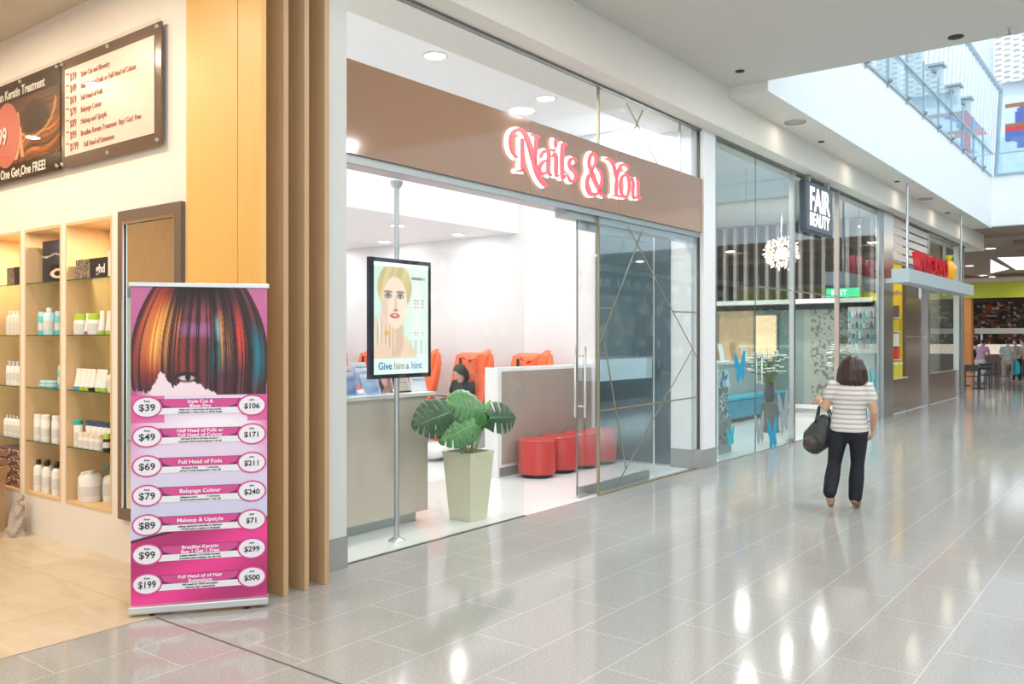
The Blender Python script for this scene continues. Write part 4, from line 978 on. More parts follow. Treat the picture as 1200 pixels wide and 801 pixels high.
# stand at the left of the window
t = empty('display_stand', (12.1, 5.32, 0), 0, 'grey printed display stand with ribbon bow and papers just inside the store window', 'stand')
def grprint(U, V): return lerp3(lerp3(full(U, (.50, .52, .52)), (.88, .9, .9), ((vn2(U*14, V*40, 3) > .62) & (V > .08) & (V < .6))*1.), (.2, .2, .22), ((vn2(U*9, V*22, 6) > .72) & (V > .35))*.8)
kid('cabinet', box(-.20, .12, -.04, .25, .003, .98), mat('stand_grey', (.26, .27, .27), .4), t)
painted('print', .30, .85, 30, 80, grprint, MF(-.19, .12, -.044), paint, t)
kid('white_side', box(-.38, -.21, -.04, .25, .003, 1.35), shop_white, t)
kid('box_step', box(.12, .30, -.02, .2, .003, .55), mat('stand_grey', (.26, .27, .27), .4), t)
for k, (a, c2) in enumerate(((0, bt), (1.2, btl), (2.4, mat('ribbon_pink', (.75, .35, .45), .4)), (3.6, bt), (4.9, mat('ribbon_pale', (.7, .75, .8), .4)))):
    kid('ribbon_loop', MB().tube([(-.05, -.02, 1.08), (-.05+.10*math.cos(a), -.04, 1.10+.10*math.sin(a)), (-.05+.13*math.cos(a+.5), -.05, 1.10+.13*math.sin(a+.5)), (-.05, -.02, 1.10)], .014, 8), c2, t, True)
kid('paper', MB().prism([(0, 0), (.14, -.04), (.16, .22), (.02, .25)], Matrix.Translation((.06, -.04, 1.0)) @ Matrix.Rotation(R(80), 4, 'X'), .003), paper, t)
# flowers
def flowers(loc, label, vc, pet, n=46, hh=.75, sp=.34, vase_h=.35):
    t = empty('flower_arrangement', loc, 0, label, 'flowers')
    kid('vase', MB().lathe([(.07, 0), (.10, vase_h*.4), (.07, vase_h*.9), (.085, vase_h)], 18), vc, t, True)
    st_ = MB(); fl = MB(); lf = MB(); rg = random.Random(int(loc[0]*10))
    for k in range(n):
        a = rg.uniform(0, 2*PI); r_ = sp*math.sqrt(rg.random()); z = vase_h+hh*rg.uniform(.35, 1)*(1-.35*r_/sp); p = Vector((r_*math.cos(a), r_*math.sin(a), z))
        st_.tube([(0, 0, vase_h*.8), (p.x*.4, p.y*.4, z*.7), p], .004, 4, caps=False)
        for q in range(5):
            b = 2*PI*q/5; fl.ell(p+Vector((.03*math.cos(b), .03*math.sin(b), .008)), (.022, .022, .012), 6)
        if k % 2: lf.ell(p*.8+Vector((.03, .02, vase_h*.2)), (.06, .015, .01), 6, Matrix.Rotation(a, 3, 'Z'))
    kid('stems', st_, mat('stem_green'), t) if False else kid('stems', st_, MT['stem_green'], t)
    kid('blossoms', fl, pet, t)['kind'] = 'stuff'; kid('foliage', lf, MT['leaf_mid'], t)['kind'] = 'stuff'
wpet = mat('petal_white', (.85, .88, .86), .5)
flowers((15.4, 5.85, .55), 'large spray of white flowers in a dark vase just inside the store door', mat('vase_dark', (.05, .06, .06), .3), wpet, 60, .75, .38)
t = tag(MB().lathe([(.19, .003), (.17, .05), (.15, .5), (.19, .547)], 20).build('flower_plinth', mat('plinth_dark', (.10, .11, .11), .4), None, True), 'dark round plinth holding the white flower vase', 'plinth'); t.location = (15.4, 5.85, 0)
flowers((18.5, 5.42, .55), 'tall spray of white flowers in a blue vase beside the walking woman', mat('vase_blue', (.02, .35, .50), .3), wpet, 50, .85, .36)
t = tag(MB().lathe([(.17, .003), (.15, .05), (.14, .5), (.17, .547)], 20).build('flower_plinth', mat('blue_plinth', (.05, .40, .55), .4), None, True), 'blue round plinth under the flower vase by the last pane', 'plinth'); t.location = (18.5, 5.42, 0)
# counter things
for x, y, w_, h_, m_, nm, lb in ((16.5, 7.75, .26, .34, paper, 'price_card', 'white card standing at the left end of the store counter'), (17.05, 7.75, .2, .42, black, 'hair_dryer_stand', 'black product stand on the store counter before the lit panel'),
                             (17.7, 7.75, .22, .40, paper, 'price_card', 'tall white card beside the black stand on the store counter'), (18.3, 7.72, .34, .42, mat('picture_tan', (.55, .38, .22), .5, noise=.5, nscale=14), 'picture_stand', 'tan picture stand on the store counter'),
                             (19.0, 7.75, .3, .36, paper, 'price_card', 'white card at the right end of the store counter')):
    t = empty(nm, (x, y, 1.21), 0, lb, 'counter display'); kid('panel', MB().prism([(-w_/2, 0), (w_/2, 0), (w_/2*.9, h_), (-w_/2*.9, h_)], Matrix.Rotation(R(78), 4, 'X'), .012), m_, t); kid('foot', box(-w_/3, w_/3, .01, .12, 0.004, .012), acr, t)
for k in range(4):
    for j in range(7):
        t = empty('cosmetic_bottle', (19.38, 5.12+j*.075, 1.5+k*.22), 0, 'small cosmetic bottle on the glass rack, %s shelf up, %s from the right' % (ordn[k], ordn[j]), 'bottle', 'cosmetics on the back rack')
        kid('body', MB().lathe([(.025, 0), (.027, .09), (.012, .11)], 10), (wp, aq, purp, clearc)[(j+k) % 4], t); kid('cap', MB().lathe([(.013, .11), (.013, .14)], 8), (black, wp)[j % 2], t)
t = empty('cosmetics_rack', (19.35, 5.3, 0), 0, 'glass rack of small cosmetics at the right back of the beauty store', 'shelf')
for k in range(4): P('shelf', box(19.25, 19.5, 5.08, 5.64, 1.48+k*.22, 1.499+k*.22), gsh, t)
P('upright', box(19.5, 19.52, 5.08, 5.64, .003, 2.4), shop_white, t)

# ================================================================ SWEET SHOP
yel = mat('yellow_wall', (.85, .62, .03), .5); bt2 = tilemat('brown_tile', (.17, .115, .085), (.16, .11, .08), (.35, .28, .2), 3, 1.1, 0, .01, .2)
brt = mat('brown_panel', (.19, .13, .10), .22)
struct('wall_sweet_back', box(20.3, 28.8, 9.0, 9.1, 0, 4.6), shop_white); struct('floor_sweet_shop', box(21.0, 28.7, 4.945, 9, .0, .004), wh_floor); struct('wall_sweet_side', box(28.7, 28.8, 5.5, 9, 0, 4.6), cream_paint)
struct('ceiling_sweet_shop', box(20.25, 28.7, 5.5, 9.0, 4.42, 4.6), shop_white)
struct('wall_yellow', box(21.93, 21.99, 5.10, 9.0, 0, 3.75), yel); struct('wall_yellow_top', box(21.93, 21.99, 5.10, 9.0, 3.75, 4.42), shop_white)
struct('wall_sweet_pillar', box(22.0, 23.95, 5.02, 5.5, 0, 4.43), brt)
struct('trim_22', box(21.95, 24.0, 5.005, 5.02, 1.74, 1.77).box(21.95, 24.0, 5.005, 5.02, 3.02, 3.05), mat('metal_band', (.6, .56, .5), .3, .7))
struct('trim_23', box(23.95, 24.15, 4.94, 5.1, 0, 4.43).box(28.0, 28.15, 4.94, 5.1, 0, 4.43), steel); struct('trim_24', box(28.2, 28.8, 4.94, 5.5, 0, 4.46), mat('end_post', (.20, .21, .20), .4))
struct('trim_25', box(26.3, 26.36, 4.98, 5.06, 2.9, 4.43), alu)
pane('window_11', 24.15, 28.0, .80, 4.43, 5.02, m=glass_fb)
struct('wall_sweet_low', box(24.15, 28.0, 4.99, 5.08, 0, .78), brt); struct('trim_26', box(24.15, 28.0, 4.98, 5.09, .78, .81), mat('metal_band'  , (.6, .56, .5), .3, .7))
t = empty('louvre_screen', (21.3, 5.0, 3.9), 0, 'white horizontal louvres above the sweet shop entrance', 'screen')
for k in range(5): P('slat', box(20.3, 23.95, 4.96, 5.01, 3.50+k*.19, 3.645+k*.19), mat('louvre_white', (.80, .74, .70), .5), t)
P('frame', box(20.25, 24.0, 4.97, 5.0, 3.40, 3.47), alu, t)
t = empty('projecting_beam', (22, 4.3, 2.9), 0, 'pale blue-grey beam sign carrier projecting from the sweet shop front', 'beam')
P('beam', box(18.3, 25.3, 4.12, 4.45, 2.83, 3.10), mat('beam_blue', (.45, .52, .56), .4), t)
P('bracket', box(19.6, 19.68, 4.45, 4.9, 2.9, 3.0).box(24.5, 24.58, 4.45, 5.02, 2.9, 3.0), steel, t); P('hanger', MB().tube([(18.95, 4.3, 3.1), (18.95, 4.3, 4.87)], .025, 8).tube([(24.6, 4.3, 3.1), (24.6, 4.3, 4.87)], .025, 8), steel, t)
rsg = mat('balloon_red', (.62, .015, .03), .18, spec=.9)
t = empty('sweet_shop_sign', (19.3, 4.28, 3.1), 0, 'puffy glossy red letters standing on the blue-grey beam', 'shop sign')
x = 0.30
for i, ch in enumerate('WICKED'):
    o = text(ch, .60, MF(x, .012, 0), rsg, t, 'letter', ext=.07, bold=.02, sx=1.12); x += .72 if i == 0 else (.28 if ch == 'I' else .49)
t = empty('lollipop_sign', (23.0, 4.28, 3.1), 0, 'yellow and orange wrapped sweet standing at the end of the red letters', 'shop sign')
kid('sweet', MB().lathe([(.02, .0), (.13, .06), (.17, .22), (.15, .38), (.07, .48), (.03, .50)], 20), mat('sweet_orange', (.90, .42, .02), .25), t, True); kid('wrapper', MB().lathe([(.03, .49), (.11, .62), (.01, .61)], 14).lathe([(.12, .0), (.05, .06), (.03, .08)], 14), mat('sweet_yellow', (.85, .80, .05), .3), t, True)
o = text('gifts', .16, MX(5.34, 2.75, 21.925), mat('print_grey', (.25, .25, .27)), None, 'wall_lettering'); tag(o, 'small dark word gifts on the yellow wall', 'lettering')
t = empty('gift_counter', (21.2, 5.5, 0), 0, 'low brown counter under the gift shelves at the sweet shop entrance', 'counter')
P('body', box(20.6, 21.9, 5.0, 5.95, .12, .78), brt, t); P('top', box(20.56, 21.92, 4.96, 5.99, .78, .81), mat('counter_birch', (.62, .52, .36), .4), t); P('plinth', box(20.6, 21.9, 5.0, 5.95, .005, .12), alu, t)
cs = [(.75, .05, .05), (.85, .82, .78), (.80, .60, .05), (.15, .10, .10), (.85, .35, .30)]
t = empty('gift_shelf', (21.8, 5.8, .81), 0, 'white gift shelves against the yellow wall', 'shelf')
for k in range(4): P('shelf', box(21.55, 21.925, 5.12, 6.6, 1.20+k*.33, 1.22+k*.33), shop_white, t)
n_ = 0
for k in range(4):
    for j in range(4):
        g = empty('gift_packet', (21.72, 5.27+j*.34, 1.221+k*.33), 0, '%s gift packet, %s row up and %s from the right on the gift shelves' % (('red', 'white', 'yellow', 'dark', 'coral')[(k+2*j) % 5], ordn[k], ordn[j]), 'packet', 'gift packets')
        c_ = cs[(k+2*j) % 5]; kid('pack', box(-.1, .1, -.14, .14, 0, .28, bev=.01), mat('pack%d' % ((k+2*j) % 5), c_, .4), g); kid('band', box(-.104, .104, -.03, .03, 0.001, .284), mat('pack%d' % ((k+2*j+1) % 5), cs[(k+2*j+1) % 5], .4), g)
for j in range(3):
    g = empty('yellow_gift_box', (20.85+.40*j, 5.2, .811), 0, 'yellow gift box on the low brown counter, %s from the left' % ordn[j], 'box', 'yellow boxes on the brown counter')
    kid('box', box(-.17, .17, -.14, .14, 0, .34), mat('gift_yellow', (.72, .60, .05), .4), g); kid('lid', box(-.175, .175, -.145, .145, .28, .35), mat('gift_lid', (.80, .72, .30), .4), g)
def sweets(U, V): 
    k = (np.floor(U*16)*3+np.floor(V*9)*5) % 6; pal = np.array([(.75, .72, .62), (.42, .25, .20), (.30, .45, .45), (.80, .62, .2), (.20, .22, .28), (.55, .6, .5)])
    c = pal[k.astype(int)]*(.6+.6*vn2(U*90, V*50, 2))[..., None]; return lerp3(c, (.25, .22, .2), (np.mod(V*9, 1) < .12)*1.)
t = empty('sweets_wall', (26.0, 7.0, 0), 0, 'wall of sweet jars and packets seen through the sweet shop window', 'shelf'); o = painted('stock', 5, 3.0, 130, 90, sweets, MF(-2.5, .1, -.02), paint, t); kid('carcass', box(-2.6, 2.6, 0, .08, .01, 3.2), shop_white, t)
o = MB().prism([(0, 0), (.28, 0), (.28, .42), (0, .42)], MF(23.2, 3.30, 5.0), .01).build('wall_notice', paper); tag(o, 'small white notice on the brown tiled pillar', 'notice'); o.location.z = -.6

# ================================================================ FOOD HALL (far end)
bc = mat('food_ceiling', (.36, .28, .235), .7)
struct('ceiling_food_hall', box(28.4, 30.4, -14, 4.66, 4.95, 5.1).box(30.4, 60, -14, 14, 4.85, 5.1), bc)
struct('ceiling_recess', box(31.5, 35, -8, 4.0, 4.55, 4.849), mat('bulkhead_brown', (.25, .17, .12), .6))
sky = mat('sky_pane', (.8, .92, 1), .5, emit=1.3)
def tri(pts, z): 
    mb = MB(); mb.prism(pts, Matrix.Translation((0, 0, z)), -.01); return mb
struct('window_13', tri([(38.6, 5.69), (46.6, 6.87), (44.3, 5.8)], 4.835), sky); struct('window_14', tri([(37.9, 5.35), (45.0, 5.6), (45, 2), (38.4, 3.6)], 4.835), sky)
for k, (x, y) in enumerate(((33.9, 5.0), (39.2, 7.1), (41.4, 6.9), (48.0, 7.4), (49.4, 7.2), (47.4, 4.2))):
    disc_light((x, y, 4.845 if k else 4.845), .16, 'round downlight in the brown food hall ceiling, %s nearest' % ordn[k], 'food hall downlights', e=9)
struct('wall_food_back', box(56, 56.2, -14, 18, 0, 5), mat('food_dark', (.10, .07, .05), .7))
lime = mat('lime_band', (.50, .55, .04), .45)
t = empty('food_stall', (48, 3, 0), 0, 'lime green fascia over the open food shop at the far end', 'shop front')
P('fascia', box(47.9, 48.2, -12, 9.3, 3.72, 4.50), lime, t); P('soffit_trim', box(47.7, 48.25, -12, 9.6, 4.50, 4.70), mat('soffit_pink', (.70, .58, .52), .5), t); P('edge_column', box(47.8, 48.3, 9.3, 9.75, .003, 4.5), mat('column_pale', (.70, .60, .55), .5), t)
t = tag(box(47.9, 48.4, 7.9, 9.1, .003, 3.7, bev=.02).build('orange_pillar', mat('pillar_orange', (.62, .25, .07), .5)), 'broad orange pillar at the left of the far food shop', 'pillar')
t = tag(box(44.0, 44.4, 8.9, 9.6, 1.6, 4.84, bev=.01).build('purple_banner', mat('banner_purple', (.36, .16, .32), .5)), 'purple hanging panel beside the last sweet shop post', 'banner')
def food(U, V):
    c = lerp3(full(U, (.14, .09, .07)), (.50, .32, .18), (vn2(U*130, V*26, 2) > .6)*.8); c = lerp3(c, (.75, .72, .70), (vn2(U*170, V*40, 9) > .80)*.9); c = lerp3(c, (.62, .22, .18), ((vn2(U*60, V*16, 5) > .8))*.8)
    return lerp3(c, (.95, .92, .88), (np.abs(V-.66) < .025)*1.)
t = empty('food_shop_display', (52, 0, 0), 0, 'dark wall of shelves, goods and menu boards inside the far food shop', 'shelf')
o = painted('goods', 22, 3.6, 260, 60, food, MX(9.5, .05, 51.95), paint, t); o.location = (-52, 0, 0); kid('carcass', box(0, .2, -12.5, 9.5, .01, 3.7), MT['food_dark'], t)
t = empty('food_counter', (45.5, 1, 0), 0, 'bright glazed food counter with white canopy behind the shoppers', 'counter')
P('counter', box(45.2, 46, -6, 7.2, .003, 1.0), mat('counter_dark', (.12, .08, .07), .4), t); P('display_glass', box(45.2, 45.9, -6, 7.2, 1.0, 1.45), mat('display_lit', (.75, .62, .50), .4, emit=.5, noise=.5, nscale=6), t); P('canopy', box(45.0, 46.1, -6, 7.3, 1.95, 2.2), mat('canopy_white', (.62, .56, .50), .5), t)
for y in (-6, -1.5, 3, 7.1): P('post', box(45.9, 46.0, y, y+.08, 1.45, 1.95), steel, t)
# cafe tables and chairs
dk = mat('cafe_dark', (.03, .028, .03), .4)
def cafe_table(x, y, lb, first=None):
    if first: return copy_tree(first, (x, y, 0), lb)
    t = empty('cafe_table', (x, y, 0), 0, lb, 'table', 'dark cafe tables'); kid('tabletop', MB().lathe([(.44, .72), (.45, .73), (.45, .75), (.44, .755)], 24), dk, t); kid('pedestal', MB().lathe([(.22, .002), (.20, .02), (.03, .04), (.03, .72)], 16), dk, t); return t
def cafe_chair(x, y, rz, lb, first=None):
    if first: return copy_tree(first, (x, y, 0), lb, rz=rz)
    t = empty('cafe_chair', (x, y, 0), rz, lb, 'chair', 'dark cafe chairs')
    kid('seat', box(-.2, .2, -.2, .2, .43, .46, bev=.01), dk, t); kid('backrest', box(-.2, -.18, -.2, .2, .62, .84, bev=.008), dk, t)
    for sx in (-.18, .18):
        for sy in (-.18, .18): kid('leg', MB().tube([(sx, sy, .002), (sx*.98, sy*.98, .84 if sx < 0 else .44)], .014, 6), dk, t)
    return t
ft = cafe_table(33.2, 5.25, 'round dark cafe table nearest the sweet shop'); cafe_table(35.0, 6.0, 'round dark cafe table behind the nearest one', ft)
fc = cafe_chair(32.45, 5.35, .2, 'dark cafe chair with its back to the mall at the near table')
cafe_chair(33.2, 4.5, PI/2, 'dark cafe chair at the right of the near table', fc); cafe_chair(33.98, 5.2, PI, 'dark cafe chair at the far side of the near table', fc); cafe_chair(35.6, 5.25, PI/2, 'dark cafe chair behind the man in pink', fc); cafe_chair(33.1, 6.05, -PI/2, 'dark cafe chair tight against the sweet shop post', fc)

# ================================================================ UPPER LEVEL
gl2 = glassmat('balustrade_glass', (.85, .94, .97), 1.3)
grn = mat('rail_grey', (.36, .45, .50), .4)
k = 0; x = 10.95
bal = empty('balustrade', (19.5, 4.12, 6.35), 0, 'long glass balustrade with slim rails along the upper gallery edge', 'balustrade')
while x < 27.9:
    x1 = min(x+1.42, 27.98); P('glass_panel', box(x+.01, x1-.01, 4.10, 4.115, 6.36, 7.45), gl2, bal)
    P('post', box(x-.012, x+.012, 4.08, 4.13, 6.28, 7.48), grn, bal); P('clamp', MB().tube([(x, 4.07, 6.40), (x, 4.13, 6.40)], .05, 12), mat('clamp_grey', (.25, .30, .33), .4), bal); x = x1
P('bottom_rail', box(10.9, 28.0, 4.09, 4.13, 6.35, 6.40), grn, bal); P('middle_rail', box(10.9, 28.0, 4.05, 4.09, 6.98, 7.02), grn, bal)
bal2 = empty('balustrade', (28.08, 0, 6.4), 0, 'glass balustrade across the far end bridge of the void', 'balustrade')
y = -8
while y < 4.0:
    y1 = min(y+1.6, 4.0); P('glass_panel', box(28.06, 28.075, y+.01, y1-.01, 6.42, 7.45), gl2, bal2); P('post', box(28.04, 28.09, y-.015, y+.015, 6.30, 7.48), grn, bal2); y = y1
P('bottom_rail', box(28.04, 28.1, -8, 4.04, 6.38, 6.43), grn, bal2); P('middle_rail', box(28.02, 28.06, -8, 4.04, 6.98, 7.02), grn, bal2)
pyl = None
for i, x in enumerate((15.2, 17.2, 19.4, 21.6, 23.8, 26.0, 27.6)):
    lb = 'blue-grey pylon with a lamp bracket on the upper gallery, %s from the near end' % ordn[i]
    if pyl: copy_tree(pyl, (x, 4.75, 6.352), lb); continue
    pyl = empty('gallery_pylon', (x, 4.75, 6.352), 0, lb, 'pylon', 'gallery pylons')
    kid('shaft', box(-.14, .14, -.18, .18, 0, 2.2, bev=.01), mat('pylon_blue', (.50, .62, .67), .4), pyl); kid('bracket', box(-.3, .3, -.06, .06, 2.02, 2.08), mat('clamp_grey'  , (.25, .30, .33)), pyl); kid('cap', box(-.22, .22, -.24, .24, 2.2, 2.26), grn, pyl)
# sloping louvred glazing
lo = empty('louvred_glazing', (21, 5.6, 6.4), 0, 'sloping glazed screen with broad white louvre blades above the upper gallery', 'glazing')
for i in range(38):
    x = 14.6+i*.62
    P('blade', MB().prism([(0, 0), (.30, 0), (.30, 4.9), (0, 4.9)], Matrix.Translation((x, 5.55, 6.4)) @ Matrix.Rotation(R(93), 4, 'X'), .05), mat('louvre_blade', (.82, .86, .88), .45), lo)
P('top_rail', MB().tube([(14.5, 5.28, 11.35), (38.2, 5.28, 11.35)], .09, 8), grn, lo); P('end_rail', MB().tube([(38.2, 5.55, 6.4), (38.2, 5.28, 11.35)], .08, 8), grn, lo)
P('glazing_sheet', box(14.5, 38.2, 5.75, 5.77, 6.4, 11.3), mat('frosted_sheet', (.62, .76, .84), .3), lo)
# far upper wall with a shop display
struct('wall_upper_end', box(42, 42.3, -14, 9, 5.1, 15), mat('upper_wall', (.66, .75, .80), .6))
def lattice(U, V): return lerp3(full(U, (.90, .90, .89)), (.66, .67, .68), ((np.sin(U*190)*np.sin(V*60+U*40) > .25))*1.)
o = painted('lattice_screen', 20, 2.2, 240, 60, lattice, MX(6, 12.5, 41.5), paint); tag(o, 'white pierced lattice screen high at the end of the atrium', 'screen'); m_ = o.modifiers.new('t', 'SOLIDIFY'); m_.thickness = .05
def shopg(U, V):
    c = lerp3(full(U, (.80, .86, .92)), (.20, .32, .62), (vn2(U*16, V*3, 4) > .6)*.8); c = lerp3(c, (.80, .25, .30), (np.abs(np.mod(U*6, 1)-.5) < .07)*1.); c = lerp3(c, (.80, .25, .30), (np.abs(V-.55) < .06)*(np.mod(U*3, 1) < .4)*1.); return lerp3(c, (.62, .42, .30), ((V < .09) | (np.abs(V-.48) < .03))*1.)
t = empty('upper_shop_display', (39.5, 2.0, 6.4), 0, 'upper level shop window with red, white and blue flag goods', 'shop window')
o = painted('display', 9, 1.8, 120, 40, shopg, MX(3.3, 2.9, -.02), paint, t); kid('carcass', box(0, .3, -6, 3.4, 0, 5.0), mat('upper_wall'), t)
struct('floor_upper_end', box(28.4, 42, -14, 9, 6.2, 6.4), slab_white)
# roof grid over the atrium (sky shows between the beams)
t = empty('roof_grid', (20, -2, 13), 0, 'white steel grid of the glazed atrium roof', 'roof')
mb = MB()
for i in range(13): mb.box(11+i*2.2, 11.15+i*2.2, -14, 9, 15, 15.3)
for j in range(8): mb.box(11, 38, -14+j*2.8, -13.88+j*2.8, 15.0, 15.2)
P('beams', mb, white_paint, t)
# opposite side of the mall (seen in the glass)
struct('wall_opposite_slab', box(4, 46, -9.2, -9, 4.6, 6.4), slab_white); struct('wall_opposite_upper', box(4, 42, -12, -11.8, 6.4, 13), mat('upper_wall')) 
def oppo(U, V):
    k = np.mod(np.floor(U*14)*5, 7); pal = np.array([(.62, .62, .60), (.10, .16, .24), (.70, .60, .48), (.25, .38, .50), (.82, .82, .80), (.14, .10, .09), (.50, .60, .62)]); c = pal[k.astype(int)]
    c = lerp3(c, (.92, .88, .78), (vn2(U*120, V*9, 3) > .7)*.8); c = lerp3(c, (.10, .14, .2), (V < .22)*.8); return lerp3(c, (.85, .90, .95), ((V > .05) & (V < .15) & (vn(U*160, 4) > .55))*1.)
t = empty('opposite_shop_fronts', (30, -9, 0), 0, 'row of shop fronts along the opposite side of the mall', 'shop front')
o = painted('fronts', 41, 4.5, 400, 40, oppo, Matrix(((-1, 0, 0, 15), (0, 0, 1, .04), (0, 1, 0, .02), (0, 0, 0, 1))), paint, t); kid('carcass', box(-26, 15, -.2, 0, .01, 4.6), mat('upper_wall'), t)
t = empty('kiosk', (21.5, -2.9, 0), 0, 'mall kiosk with a lit glass display case and dark base', 'kiosk')
kid('base', box(-1.4, 1.4, -.5, .5, .003, .55), dk, t); kid('display_case', box(-1.4, 1.4, -.5, .5, .55, 1.15), mat('case_lit', (.55, .75, .8), .3, emit=1.2, noise=.6, nscale=7), t); kid('rim', box(-1.43, 1.43, -.53, .53, 1.15, 1.19), steel, t)

# ---- ceiling fittings
for x, y, z, r_, m_, lb, c_ in ((10.2, 4.25, 5.02, .05, black, 'small black spotlight in the near ceiling by the corner of the void', 'spotlight'), (10.486, 1.884, 5.02, .07, black, 'black round spotlight near the void edge of the near ceiling', 'spotlight'),
                        (12.6, 4.40, 4.89, .14, mat('grille_grey', (.42, .42, .40), .6), 'round grey speaker grille in the soffit strip', 'speaker'), (14.1, 4.5, 4.89, .045, black, 'small dark spotlight in the soffit strip past the speaker', 'spotlight'),
                        (18.6, 4.42, 4.89, .05, black, 'small dark spotlight midway along the soffit strip', 'spotlight'), (21.3, 4.45, 4.89, .15, mat('grille_grey'), 'second round speaker grille farther along the soffit strip', 'speaker'), (24, 4.5, 4.89, .06, black, 'farthest dark spotlight in the soffit strip', 'spotlight')):
    t = empty('ceiling_fitting', (x, y, z), 0, lb, c_); kid('rim', MB().lathe([(r_*1.15, 0), (r_*1.15, -.008), (r_, -.012), (r_, 0)], 24), m_, t); kid('insert', MB().lathe([(r_*.95, -.002), (r_*.5, -.02 if m_ is black else -.010)], 24), m_, t)
t = empty('sprinkler', (10.55, 1.38, 5.02), 0, 'tiny sprinkler head hanging from the near ceiling', 'sprinkler'); kid('rose', MB().lathe([(.03, 0), (.03, -.006)], 16), chrome, t); kid('head', MB().tube([(0, 0, -.006), (0, 0, -.06)], .007, 8).lathe([(.022, -.062), (.022, -.058)], 12), dsteel, t)

# ================================================================ PEOPLE
skin = mat('skin', (.58, .34, .23), .5, noise=.06); skin_l = mat('skin_light', (.72, .48, .37), .5, noise=.05)
def vox(o, size, sm=4, subd=0):
    m = o.modifiers.new('union', 'REMESH'); m.mode = 'VOXEL'; m.voxel_size = size; m.use_smooth_shade = True
    s = o.modifiers.new('soft', 'SMOOTH'); s.factor = .6; s.iterations = sm
def hand(mb, wrist, d, palm_n, thumb, curl=.6, L=.17):
    """palm, four separate bent fingers and a thumb leaving the side of the palm"""
    w = Vector(wrist); d = Vector(d).normalized(); n = Vector(palm_n); n = (n-d*n.dot(d)).normalized(); s = d.cross(n)*thumb
    mb.tube([w, w+d*.035, w+d*L*.46], [.024, .034, .036], 12, side=s, flat=(1.05, .5))
    for i, (off, ln) in enumerate(((.027, .44), (.009, .49), (-.009, .46), (-.027, .36))):
        p = w+d*L*.44+s*off; q = p
        pts = [p-d*.02, p]; a = 0
        for k, fr_ in enumerate((.42, .33, .25)):
            a += curl*(.8 if k else .5); q = q+(d*math.cos(a)+n*math.sin(a))*L*ln*fr_; pts.append(q)
        mb.tube(pts, [.0095, .0095, .0088, .008, .007], 8)
    t0 = w+d*.03+s*.022; mb.tube([t0, t0+s*.026+d*.022+n*.008, t0+s*.038+d*.05+n*.022, t0+s*.036+d*.07+n*.034], [.013, .012, .010, .008], 8)
